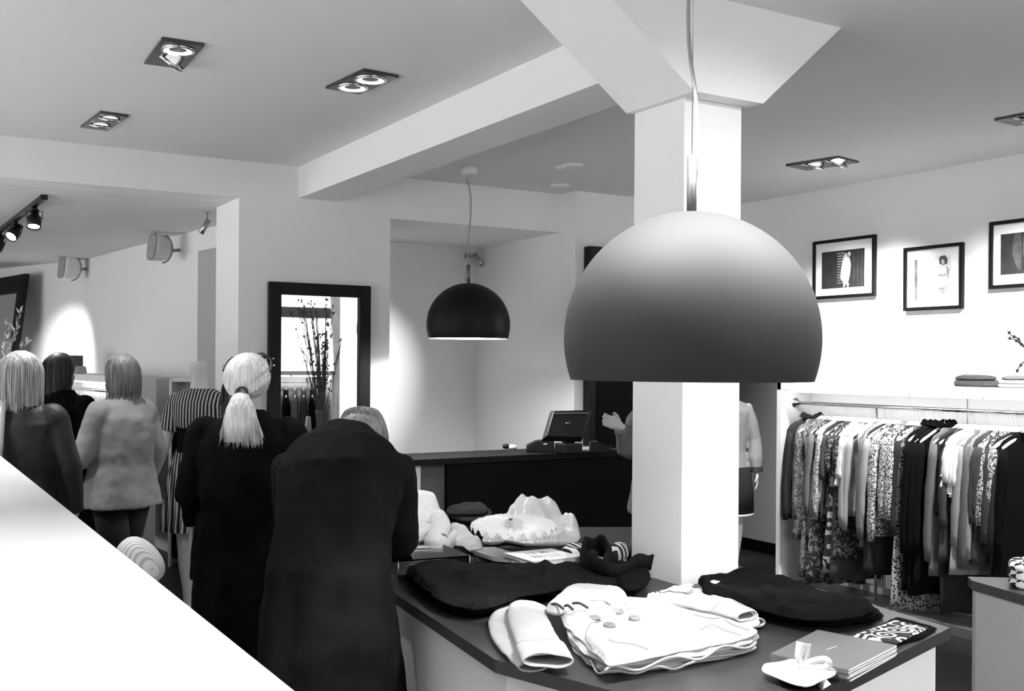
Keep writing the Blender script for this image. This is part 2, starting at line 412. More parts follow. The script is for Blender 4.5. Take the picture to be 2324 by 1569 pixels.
# ================================================================= PENDANT LAMPS
def pendant(name, cx, cy, zb, rad, h, m, label, cord_pts, stem_h, bulb_power, canopy):
    t = thing(name, label, 'lamp', (cx, cy, zb))
    # dome: widest below the middle, cut flat at the bottom
    Rs = rad; zc = zb + h - Rs * 1.0
    prof = []; n = 40
    zc = zb + (h - Rs)
    a0 = math.asin(min(1, (zb - zc) / Rs)) if abs((zb - zc) / Rs) < 1 else 0
    for i in range(n + 1):
        a = a0 + (R(89.2) - a0) * i / n
        prof.append((Rs * math.cos(a), zc + Rs * math.sin(a)))
    T = Matrix.Translation((cx, cy, 0))
    MB().lathe(prof + [(0.001, zb + h)], 96, mtx=T).build('lamp_shade', m, t)
    inner = [((r_ - 0.004) if r_ > 0.01 else 0.001, z_ - 0.004 if i_ > 0 else z_) for i_, (r_, z_) in enumerate(prof)]
    sh = MB().lathe([prof[0]] + inner, 96, mtx=T).build('shade_lining', M['shadewhite'], t)
    MB().lathe([(0.001, zb + h - 0.002), (0.011, zb + h - 0.002), (0.011, zb + h + stem_h), (0.001, zb + h + stem_h)], 16, mtx=T).build('stem', M['stemgrey'], t)
    MB().lathe([(0.001, zb + h * 0.35), (0.03, zb + h * 0.38), (0.045, zb + h * 0.5), (0.03, zb + h * 0.62), (0.018, zb + h * 0.7), (0.018, zb + h * .95)], 20, mtx=T).build('bulb', M['glow'], t)
    MB().tube([(cx, cy, zb + h + stem_h), (cx, cy, CEIL)], 0.0012, 5).build('suspension_wire', M['steel'], t)
    MB().tube(cord_pts, 0.0045, 6).build('cord', M['cordgrey'], t)
    if canopy:
        MB().lathe([(0.001, CEIL - 0.045), (0.052, CEIL - 0.045), (0.055, CEIL - 0.04), (0.055, CEIL), (0.001, CEIL)], 32, mtx=T).build('canopy', M['whiteshelf'], t)
    l = bpy.data.lights.new('pendant_bulb', 'POINT'); l.energy = bulb_power; l.shadow_soft_size = 0.05
    o = bpy.data.objects.new('pendant_bulb', l); C.objects.link(o); o.location = (cx, cy, zb + h * 0.3)
    return t
M['cordgrey'] = mat('grey_cord', 0.28, 0.6)
M['stemgrey'] = mat('dark_steel', 0.16, 0.45, metal=0.8)
M['shadewhite'] = mat('white_shade_lining', 0.85, 0.6)
M['domegrey'] = mat('satin_grey_shade', 0.018, 0.8, metal=0.0, noise_amt=0.01, noise_scale=400)
M['domeblack'] = mat('satin_black_shade', 0.003, 0.55, noise_amt=0.1, spec=0.2)
def catmull(P, n=8):
    P = [Vector(p) for p in P]; P = [P[0]] + P + [P[-1]]; out = []
    for i in range(1, len(P) - 2):
        for k in range(n):
            t = k / n; a, b, c, d = P[i - 1], P[i], P[i + 1], P[i + 2]
            out.append(0.5 * ((2 * b) + (-a + c) * t + (2 * a - 5 * b + 4 * c - d) * t * t + (-a + 3 * b - 3 * c + d) * t ** 3))
    out.append(P[-2]); return out
D1 = 2.40
pc = dep(1575, 780, D1); rad = 287.5 / FPX * D1
zb1 = dep(1575, 864, D1).z; h1 = 382 / FPX * D1
cp = [dep(px, py, D1) for px, py in [(1567, -70), (1562, 30), (1566, 125), (1578, 210), (1585, 300), (1587, 380), (1580, 430), (1572, 470)]]
cp = catmull(cp)
pendant('pendant_lamp', dep(1568, 700, D1).x, dep(1568, 700, D1).y, zb1, rad, h1, M['domegrey'], 'large grey dome pendant lamp hanging in front of the column', cp, 0.128, 28, False)
D2 = 6.95
zb2 = dep(1063, 769, D2).z
cp = catmull([dep(px, py, D2) for px, py in [(1058, 404), (1068, 440), (1068, 490), (1063, 540), (1063, 575), (1057, 620), (1057, 640)]])
pendant('pendant_lamp', dep(1063, 700, D2).x, dep(1063, 700, D2).y, zb2, 95 / FPX * D2, 126 / FPX * D2, M['domeblack'], 'small black dome pendant lamp above the black till counter', cp, 0.12, 36, True)

# ================================================================= FURNITURE
def inset(pts, d):
    c = sum((Vector((p[0], p[1])) for p in pts), Vector((0, 0))) / len(pts)
    out = []; n = len(pts)
    ar = sum(pts[i][0] * pts[(i + 1) % n][1] - pts[(i + 1) % n][0] * pts[i][1] for i in range(n))
    sgn = 1 if ar > 0 else -1
    for i in range(n):
        p0 = Vector(pts[i - 1][:2]); p1 = Vector(pts[i][:2]); p2 = Vector(pts[(i + 1) % n][:2])
        e1 = (p1 - p0).normalized(); e2 = (p2 - p1).normalized()
        n1 = Vector((-e1.y, e1.x)) * sgn; n2 = Vector((-e2.y, e2.x)) * sgn
        b = (n1 + n2); b = b / max(0.3, b.dot(n1)) if b.length > 1e-6 else n1
        out.append(tuple(p1 + b * d))
    return out
COLHOLE = [(2.434, 2.907), (2.709, 2.907), (2.709, 3.203), (2.434, 3.203)]
def with_hole(P):
    """outline P (ccw) with a hairline joint running to the slot of the column"""
    n = len(P)
    ar = sum(P[i][0] * P[(i + 1) % n][1] - P[(i + 1) % n][0] * P[i][1] for i in range(n))
    if ar < 0: P = P[::-1]
    a = Vector(COLHOLE[2]); d = Vector((0.70, 0.714)).normalized(); best = None
    for i in range(n):
        p = Vector(P[i]); q = Vector(P[(i + 1) % n]); e = q - p
        den = d.x * -e.y + d.y * e.x
        if abs(den) < 1e-9: continue
        t_ = ((p.x - a.x) * -e.y + (p.y - a.y) * e.x) / den; u_ = (d.x * (p.y - a.y) - d.y * (p.x - a.x)) / den
        if t_ > 0 and 0 <= u_ <= 1 and (best is None or t_ < best[0]): best = (t_, i)
    t_, i = best; hit = a + d * t_; e = (Vector(P[(i + 1) % n]) - Vector(P[i])).normalized() * 0.0004
    h = COLHOLE
    hole = [h[2], h[1], h[0], h[3], (h[2][0] - 0.0006, h[2][1])]
    return list(P[:i + 1]) + [tuple(hit - e)] + hole[:0] + [(h[2][0], h[2][1] - 0.0006), h[1], h[0], h[3], (h[2][0] - 0.0006, h[2][1])] + [tuple(hit + e)] + list(P[i + 1:])
def table(name, px, z, label, th=0.035, ins=0.035, bodymat='white', foot=0.06, xy=None, hole=False):
    P = xy or [tuple(onz(a, b, z)[:2]) for a, b in px]
    c = sum((Vector(p) for p in P), Vector((0, 0))) / len(P)
    t = thing(name, label, 'display table', (c.x, c.y, 0))
    wh = with_hole if hole else (lambda q: q)
    MB().prism(wh(P), z - th, z).build('tabletop', M['slab'], t, bevel=0 if hole else 0.002)
    MB().prism(wh(inset(P, ins)), foot, z - th).build('body', M[bodymat], t)
    MB().prism(wh(inset(P, ins + 0.05)), 0, foot).build('plinth', M['black'], t)
    return t
# hexagonal table around the column: built as two leaves so that the column stands free in its slot
table('display_table', [(800, 1284), (1124, 1498), (1700, 1651), (2157, 1425), (1640, 1273), (1100, 1273), (878, 1274)], TZ,
      'large angular display table with dark top and white sides, in the foreground around the column', hole=True)
table('display_table', [(870, 1247), (1428, 1240), (1440, 1196), (905, 1199)], TZ + 0.03,
      'dark-topped display table behind the large one, carrying the heaps of white clothes')
P = [tuple(onz(a, b, TZ)[:2]) for a, b in [(2196, 1309), (2205, 1318), (2324, 1352), (2420, 1381), (2480, 1316)]]
table('display_table', None, TZ, 'small light grey display table with dark top at the right border', xy=P, ins=0.015, bodymat='wallgrey')

# till counter
M['slab2'] = mat('black_laminate', 0.008, 0.6, noise_amt=0.1, spec=0.15)
x0, y0 = 2.89, 6.02
t = thing('till_counter', 'black till counter with a white end panel in front of the niche', 'counter', (3.9, 6.25, 0))
MB().box((2.87, 6.0, 0.975), (5.3, 6.43, 1.015)).build('worktop', M['slab2'], t, bevel=0.002)
MB().box((3.12, 6.03, 0), (5.28, 6.07, 0.975)).build('front_panel', M['black'], t)
MB().box((2.90, 6.05, 0), (2.94, 6.42, 0.975)).build('end_panel', M['whiteshelf'], t)
MB().box((2.94, 6.07, 0), (3.14, 6.10, 0.975)).build('corner_panel', M['walldark'], t)
MB().box((2.94, 6.39, 0), (5.28, 6.42, 0.975)).build('back_panel', M['black'], t)

# big mirror with black frame on the back wall
def wall_mirror(x0, x1, z0, z1, y, label, fw=0.075):
    t = thing('wall_mirror', label, 'mirror', ((x0 + x1) / 2, y, z0))
    mb = MB()
    mb.box((x0, y - 0.045, z0), (x0 + fw, y, z1)); mb.box((x1 - fw, y - 0.045, z0), (x1, y, z1))
    mb.box((x0 + fw, y - 0.045, z1 - fw), (x1 - fw, y, z1)); mb.box((x0 + fw, y - 0.045, z0), (x1 - fw, y, z0 + fw))
    mb.build('frame', M['blackframe'], t, bevel=0.003)
    MB().box((x0 + fw, y - 0.02, z0 + fw), (x1 - fw, y - 0.01, z1 - fw)).build('mirror_glass', M['mirror'], t)
a = ony(607, 640, YB); b = ony(836, 652, YB)
wall_mirror(a.x, b.x, 0.25, a.z, YB - 0.004, 'tall mirror in a wide black frame on the wall behind the blonde ponytail', 0.08)

# black framed mirror beside the niche, dark reflection made as a black panel
a = ony(1338, 562, 6.53)
t = thing('wardrobe', 'tall black wardrobe with a wide frame behind the till counter', 'wardrobe', (4.85, 6.4, 0))
xa = ony(1338, 800, 6.44).x
mb = MB(); mb.box((xa, 6.44, 0), (xa + 0.06, 6.52, a.z)).box((xa + 0.8, 6.44, 0), (xa + 0.86, 6.52, a.z)).box((xa + 0.06, 6.44, a.z - 0.08), (xa + 0.8, 6.52, a.z))
mb.build('frame', M['blackframe'], t, bevel=0.003)
MB().box((xa + 0.06, 6.48, 0), (xa + 0.8, 6.52, a.z - 0.08)).build('door', M['black'], t)

# ---- white clothes rail cabinet on the right wall
def rail_cabinet(label, org, rotz, length, depth, ztop, with_radiator=False, panel='whiteshelf', led_gap=0.52):
    """local frame: x along the rail from the far side panel, y = depth, open side at y=0"""
    t = thing('clothes_rail_cabinet', label, 'clothes rail', org, rotz)
    T = pm(t); th = 0.042
    def bx(name, a, b, m, bev=0.002):
        return MB().box(a, b, mtx=T).build(name, m, t, bevel=bev)
    bx('side_panel', (0, 0, 0), (th, depth, ztop), M[panel])
    bx('side_panel', (length - th, 0, 0), (length, depth, ztop), M[panel])
    top = bx('top_board', (0.001, 0.0, ztop - 0.056), (length - 0.001, depth, ztop), M[panel])
    for k in range(int(length / 1.3) + 1):
        a = th + k * 1.3; b = min(a + 1.29, length - th)
        bx('back_panel', (a, depth - 0.02, 0.12), (b, depth - 0.005, ztop - 0.056), M['whiteshelf'])
    bx('base_board', (th, 0.0, 0.0), (length - th, depth, 0.06), M['slabgrey'])
    n = int((length - 2 * th) / led_gap)
    for k in range(n):
        a = th + 0.05 + k * led_gap
        bx('light_strip', (a, 0.035, ztop - 0.070), (a + led_gap - 0.04, 0.065, ztop - 0.057), M['led'], 0)
    return t, T
M['slabgrey'] = mat('grey_laminate', 0.12, 0.35, noise_amt=0.05)
RX, RY1 = 5.565, 5.60
ZT = 1.50
# local x -> world -y ; local y -> world +x
tR, TR = rail_cabinet('long white open clothes rail cabinet with light strips along the right wall', (RX, RY1, 0), R(-90), 3.2, 0.33, ZT, True)
RODX, RODZ = 5.706, 1.352
def rod(parent, a, b, r=0.0125, flange=True):
    o = MB().tube([a, b], r, 20).build('rail', M['chrome'], parent)
    d = (Vector(b) - Vector(a)).normalized()
    if flange:
        q = Vector((0, 0, 1)).rotation_difference(d).to_matrix().to_4x4()
        MB().lathe([(0.001, 0), (0.034, 0), (0.036, 0.003), (0.034, 0.006), (0.018, 0.007), (0.018, 0.03), (0.001, 0.03)], 28, mtx=Matrix.Translation(a) @ q).build('rail_flange', M['chrome'], parent)
        MB().lathe([(0.001, 0), (0.034, 0), (0.036, 0.003), (0.034, 0.006), (0.018, 0.007), (0.001, 0.03)], 28, mtx=Matrix.Translation(b) @ q @ Matrix.Rotation(math.pi, 4, 'X')).build('rail_flange', M['chrome'], parent)
    return o
rod(tR, (RODX, RY1 - 0.042, RODZ), (RODX, RY1 - 3.158, RODZ))
# thin support post with clamp
yy = onx(1983, 1240, RODX).y
MB().tube([(RODX + .02, yy, 0.06), (RODX + .02, yy, RODZ)], 0.009, 12).build('support_post', M['chrome'], tR)
MB().lathe([(0.001, 0), (0.022, 0), (0.022, 0.03), (0.001, 0.03)], 16, mtx=Matrix.Translation((RODX + .02, yy, 0.34))).build('post_clamp', M['plasticblack'], tR)
# radiator
ya_, yb2 = onx(1995, 1300, 5.87).y, onx(2150, 1340, 5.87).y
t = thing('radiator', 'white ribbed radiator low behind the hanging clothes', 'radiator', (5.86, (ya_ + yb2) / 2, 0.1))
mb = MB(); mb.box((5.845, yb2, 0.12), (5.868, ya_, 0.60))
n = 22
for k in range(n):
    y = yb2 + 0.01 + (ya_ - yb2 - 0.02) * (k + 0.5) / n
    mb.box((5.835, y - 0.008, 0.14), (5.845, y + 0.008, 0.58))
mb.build('fins', M['whiteshelf'], t, bevel=0.002)
MB().box((5.833, yb2 - 0.006, 0.60), (5.869, ya_ + 0.006, 0.615)).build('grille', M['whiteshelf'], t)

# folded clothes on top of the cabinet come later
# ---- rail cabinet in the back room (skewed)
LA = R(90 + 6.0)
tL, TL = rail_cabinet('white clothes rail cabinet with light strips in the back room at left', (1.37, 10.85, 0), LA - R(180), 2.15, 0.31, 1.50, led_gap=0.45)
a = TL @ Vector((0.042, 0.15, 1.36)); b = TL @ Vector((2.108, 0.15, 1.36))
rod(tL, a, b)

# white high counter in the near left foreground
xw = 0.46; zw = EYE - 0.42
tag(MB().box((-1.6, 0.35, 0), (xw, 9.2, zw)).build('parapet', M['white2'] if 'white2' in M else M['white'], bevel=0.004), 'glossy white parapet cutting across the lower left foreground', 'parapet', kind='structure')

# ================================================================= PICTURES ON THE RIGHT WALL
def framed(px4, label, paint, fwid=0.022):
    P = [onx(a, b, XR - 0.028) for a, b in px4]
    y1 = (P[0].y + P[3].y) / 2; y0 = (P[1].y + P[2].y) / 2; z1 = (P[0].z + P[1].z) / 2; z0 = (P[2].z + P[3].z) / 2
    t = thing('framed_photograph', label, 'picture', (XR, (y0 + y1) / 2, z0), 0, 'framed photographs on the right wall')
    X0, X1 = XR - 0.028, XR - 0.0005
    mb = MB(); mb.box((X0, y0, z0), (X1, y0 + fwid, z1)).box((X0, y1 - fwid, z0), (X1, y1, z1)).box((X0, y0 + fwid, z1 - fwid), (X1, y1 - fwid, z1)).box((X0, y0 + fwid, z0), (X1, y1 - fwid, z0 + fwid))
    mb.build('frame', M['blackframe'], t, bevel=0.0015)
    MB().box((X0 + 0.014, y0 + fwid, z0 + fwid), (X1 - 0.001, y1 - fwid, z1 - fwid)).build('mount', M['paper'], t)
    paint(t, X0 + 0.0132, y0, y1, z0, z1)
    return t
def quadyz(mb, x, ya, yb, za, zb_, mi=0):
    mb.add([(x, ya, za), (x, yb, za), (x, yb, zb_), (x, ya, zb_)], [(0, 3, 2, 1)], mi)
def polyyz(mb, x, pts, mi=0):
    mb.add([(x, p[0], p[1]) for p in pts], [tuple(range(len(pts)))], mi)
PG = {k: mat('print_grey_%d' % int(k * 100), k, 0.6, noise_amt=0.35, noise_scale=22) for k in (0.02, 0.06, 0.15, 0.3, 0.5, 0.7)}
def shades(): return [PG[k] for k in (0.02, 0.06, 0.15, 0.3, 0.5, 0.7)]
def figpts(cx, cz, s, shape):
    return [(cx - a * s, cz + b * s) for a, b in shape]   # picture x runs towards -y
def paint1(t, x, y0, y1, z0, z1):
    W = y1 - y0; H = z1 - z0
    def U(u, v): return (y1 - u * W, z0 + v * H)
    mb = MB(); a = U(.14, .17); b = U(.83, .80); quadyz(mb, x, b[0], a[0], a[1], b[1], 0)
    for k in range(12):
        p = U(.40, .76 - k * .045); q = U(.52 - .01 * (k % 3), .742 - k * .045); quadyz(mb, x - .0004, q[0], p[0], q[1], p[1], 3 if k < 6 else 2)
    g = [(.50, .70), (.53, .75), (.57, .72), (.60, .66), (.62, .55), (.61, .42), (.59, .30), (.57, .22), (.52, .22), (.49, .27), (.45, .33), (.46, .48), (.48, .60)]
    polyyz(mb, x - .0008, [U(*p) for p in g], 4)
    polyyz(mb, x - .0010, [U(*p) for p in [(.52, .66), (.56, .69), (.59, .6), (.58, .4), (.55, .27), (.52, .3)]], 5)
    polyyz(mb, x - .0008, [U(*p) for p in [(.55, .73), (.59, .77), (.62, .74), (.61, .70), (.57, .68)]], 4)
    for u in (.50, .56): polyyz(mb, x - .0008, [U(u, .24), U(u + .03, .24), U(u + .025, .18), U(u - .005, .18)], 4)
    for u in (.66, .72, .78): p = U(u, .78); q = U(u + .012, .2); quadyz(mb, x - .0004, q[0], p[0], q[1], p[1], 1)
    mb.build('print', shades(), t, fix=False)
def paint2(t, x, y0, y1, z0, z1):
    W = y1 - y0; H = z1 - z0
    def U(u, v): return (y1 - u * W, z0 + v * H)
    mb = MB(); a = U(.18, .17); b = U(.80, .82); quadyz(mb, x, b[0], a[0], a[1], b[1], 5)
    a = U(.18, .17); b = U(.23, .80); quadyz(mb, x - .0004, b[0], a[0], a[1], b[1], 2)
    for u in (.25, .3, .37, .42): a = U(u, .17); b = U(u + .008, .81); quadyz(mb, x - .0004, b[0], a[0], a[1], b[1], 4)
    S = lambda pts, mi, o=.0008: polyyz(mb, x - o, [U(*p) for p in pts], mi)
    S([(.62, .18), (.66, .33), (.71, .34), (.68, .18)], 3); S([(.55, .18), (.60, .33), (.66, .33), (.61, .18)], 3)
    S([(.59, .32), (.61, .50), (.73, .51), (.76, .38), (.72, .33)], 4); S([(.60, .50), (.58, .62), (.62, .68), (.73, .68), (.75, .56), (.73, .51)], 4)
    S([(.61, .70), (.60, .77), (.62, .82), (.70, .83), (.74, .78), (.74, .70), (.68, .68)], 1, .001)
    S([(.65, .69), (.64, .76), (.68, .77), (.70, .71)], 4, .0012); S([(.73, .67), (.77, .62), (.77, .42), (.74, .28), (.72, .28), (.745, .44), (.735, .6)], 3, .001)
    S([(.58, .52), (.60, .535), (.73, .53), (.73, .515)], 2, .0012)
    mb.build('print', shades(), t, fix=False)
def paint3(t, x, y0, y1, z0, z1):
    W = y1 - y0; H = z1 - z0
    def U(u, v): return (y1 - u * W, z0 + v * H)
    mb = MB(); a = U(.16, .20); b = U(.84, .80); quadyz(mb, x, b[0], a[0], a[1], b[1], 0)
    S = lambda pts, mi, o=.0008: polyyz(mb, x - o, [U(*p) for p in pts], mi)
    S([(.38, .80), (.34, .66), (.34, .48), (.40, .3), (.46, .24), (.48, .5), (.46, .8)], 1)
    S([(.50, .74), (.50, .45), (.6, .35), (.66, .5), (.62, .74)], 2)
    mb.build('print', shades(), t, fix=False)
framed([(1843, 549), (1985, 532), (1983, 671), (1844, 681)], 'black-framed photograph of a pale draped figure on a dark ground', paint1)
framed([(2049, 563), (2183, 550), (2183, 701), (2050, 706)], 'black-framed photograph of a dark-haired figure in a light short dress', paint2)
framed([(2244, 504), (2400, 486), (2402, 645), (2244, 658)], 'black-framed dark photograph cut off by the right border', paint3)

# ================================================================= HANGING CLOTHES
M['hanger'] = mat('white_hanger', 0.85, 0.4, noise_amt=0.01)
F = {
 'black': mat('black_wool', 0.004, 0.95, noise_amt=0.3, noise_scale=120, sheen=0.0, spec=0.1),
 'char': mat('charcoal_cloth', 0.022, 0.9, noise_amt=0.25, noise_scale=90, spec=0.2),
 'dark': mat('dark_grey_cloth', 0.05, 0.9, noise_amt=0.2, noise_scale=80, spec=0.2),
 'mid': mat('mid_grey_cloth', 0.13, 0.9, noise_amt=0.15, noise_scale=80, spec=0.2),
 'light': mat('light_grey_knit', 0.28, 0.9, noise_amt=0.1, noise_scale=150, spec=0.2),
 'pale': mat('pale_grey_cloth', 0.55, 0.9, noise_amt=0.06, noise_scale=60, spec=0.2),
 'white': mat('white_cloth', 0.82, 0.85, noise_amt=0.03, noise_scale=50, spec=0.2),
 'heather': mat_bands('heathered_print', 0.05, 0.2, kind='speckle', scale=55, thr=0.5, distort=1.0),
 'floral': mat_bands('scattered_leaf_print', 0.02, 0.16, kind='speckle', scale=16, thr=0.55, distort=2.5),
 'paisley': mat_bands('paisley_print', 0.015, 0.26, kind='rings', scale=11, thr=0.45),
 'tweed': mat_bands('black_white_tweed', 0.03, 0.62, kind='speckle', scale=95, thr=0.5, distort=0.5),
 'dots': mat_bands('fine_leopard_print', 0.02, 0.34, kind='voronoi', scale=55, thr=0.42),
 'lighttweed': mat_bands('light_mottled_knit', 0.16, 0.5, kind='speckle', scale=60, thr=0.5),
 'stripe': mat_bands('black_white_stripe', 0.02, 0.75, axis='Z', scale=12, thr=0.5),
}
def hanger_proto():
    t = thing('clothes_hanger', 'x', 'hanger')
    hook = []
    for k in range(15):
        a = R(-35 + 215 * k / 14); hook.append((0, 0.017 * math.cos(a), 0.0 + 0.017 * math.sin(a)))
    hook = [(0, 0, -0.075), (0, 0, -0.05), (0, 0.012, -0.025)] + hook
    MB().tube(hook, 0.0016, 6).build('hook', M['chrome'], t)
    rings = []
    n = 19
    for k in range(n):
        u = -1 + 2 * k / (n - 1); x = u * 0.170
        zc = -0.088 - 0.098 * abs(u) ** 1.25; h = 0.019 * (1 - 0.30 * abs(u)); yy = 0.006 + 0.007 * abs(u)
        if abs(u) < 0.12: zc += 0.006
        e = 0.75 if abs(u) > 0.97 else 1.0
        rings.append([(x, yy * e * math.cos(q) - 0.004 * abs(u), zc + h * e * math.sin(q)) for q in [2 * math.pi * j / 12 for j in range(12)]])
    MB().rings(rings).build('hanger_body', M['hanger'], t)
    return t

def garment_mesh(t, cloth, length, sleeve, collar, seed, thick=0.024, flare=1.15, half=0.178, lining=None, drop=0.0, name='garment_body', neckw=0.066):
    rnd = random.Random(seed)
    if seed % 5 in (1, 3): neckw = 0.10
    seg = 40; rings = []
    zs = [(-0.092, neckw, 0.9), (-0.098, neckw + .012, 0.95), (-0.114, max(0.118, neckw + .02), 1.0), (-0.142, half * 0.9, 1.0), (-0.178, half * 1.03, 1.0), (-0.23, half * 1.0, 1.0), (-0.29, half * 0.96, 1.05)]
    nn = 12; L = length
    for k in range(1, nn + 1):
        f = k / nn; zs.append((-0.28 - (L - 0.18) * f, half * (0.93 + (flare - 0.93) * f), 1.1 + 0.35 * f))
    p1, p2, p3 = rnd.uniform(0, 6), rnd.uniform(0, 6), rnd.uniform(0, 6)
    k1, k2 = rnd.choice([3, 4, 5]), rnd.choice([7, 8, 9])
    sway = rnd.uniform(-0.012, 0.012)
    for z, w_, th in zs:
        f = max(0, (-z - 0.15) / max(L, 0.1)); ring = []
        for j in range(seg):
            a = 2 * math.pi * j / seg
            c, s_ = math.cos(a), math.sin(a)
            x = w_ * math.copysign(abs(c) ** 0.8, c)
            y = thick * th * math.copysign(abs(s_) ** 0.7, s_)
            fold = 0.016 * f * (math.sin(k1 * x / 0.06 + p1) * 0.6 + math.sin(k2 * x / 0.09 + p2 + 2 * f) * 0.5)
            y += fold * min(1, thick / 0.02) + 0.004 * math.sin(z * 25 + p3)
            x *= 1 + 0.03 * f * math.sin(3 * a + p3)
            hem = 0.010 * math.sin(x * 30 + p1) if f > 0.95 else 0
            ring.append((x + sway * f, y, z - drop + hem * 0.8))
        rings.append(ring)
    o = MB().rings(rings, cap=False).build(name, cloth, t)
    md = o.modifiers.new('cloth', 'SOLIDIFY'); md.thickness = 0.003
    if sleeve:
        for sx in (-1, 1):
            pts = []; rad = []
            n = 9
            for k in range(n):
                f = k / (n - 1)
                x = sx * (half * 0.93 + 0.022 * math.sin(f * 2.2) + 0.01 * f); z = -0.19 - drop - sleeve * f
                pts.append((x, 0.008 * math.sin(f * 4 + p1 + sx) + (-0.008 if sx < 0 else 0.008), z)); rad.append((0.047 - 0.012 * f) * (0.7 if k == 0 else 1) * (1 + 0.10 * math.sin(f * 16 + p2)))
            MB().tube(pts, rad, 14, flat=0.5).build('sleeve', cloth, t)
    if collar == 'stand':
        cr_ = []
        for z, w_, yy in [(-0.092, 0.075, 0.035), (-0.075, 0.068, 0.033), (-0.055, 0.064, 0.031), (-0.06, 0.074, 0.038), (-0.088, 0.092, 0.042)]:
            cr_.append([(w_ * math.cos(a) * (1 if math.sin(a) < 0.5 else 1), yy * math.sin(a), z - drop + 0.012 * math.cos(2 * a)) for a in [2 * math.pi * j / 20 for j in range(20)]])
        MB().rings(cr_, cap=False).build('collar', cloth, t)
    elif collar == 'ruffle':
        for q in range(2):
            cr_ = []
            for i_, z in enumerate([-0.55 * length - 0.1, -0.55 * length - 0.14, -0.55 * length - 0.19]):
                w_ = half * (1.0 + 0.12 * i_); cr_.append([(w_ * math.cos(a), (thick * 1.4 + 0.006 * i_ + 0.007 * i_ * math.sin(11 * a)) * math.sin(a) , z - 0.07 * q) for a in [2 * math.pi * j / 44 for j in range(44)]])
            MB().rings(cr_, cap=False).build('frill', cloth, t)

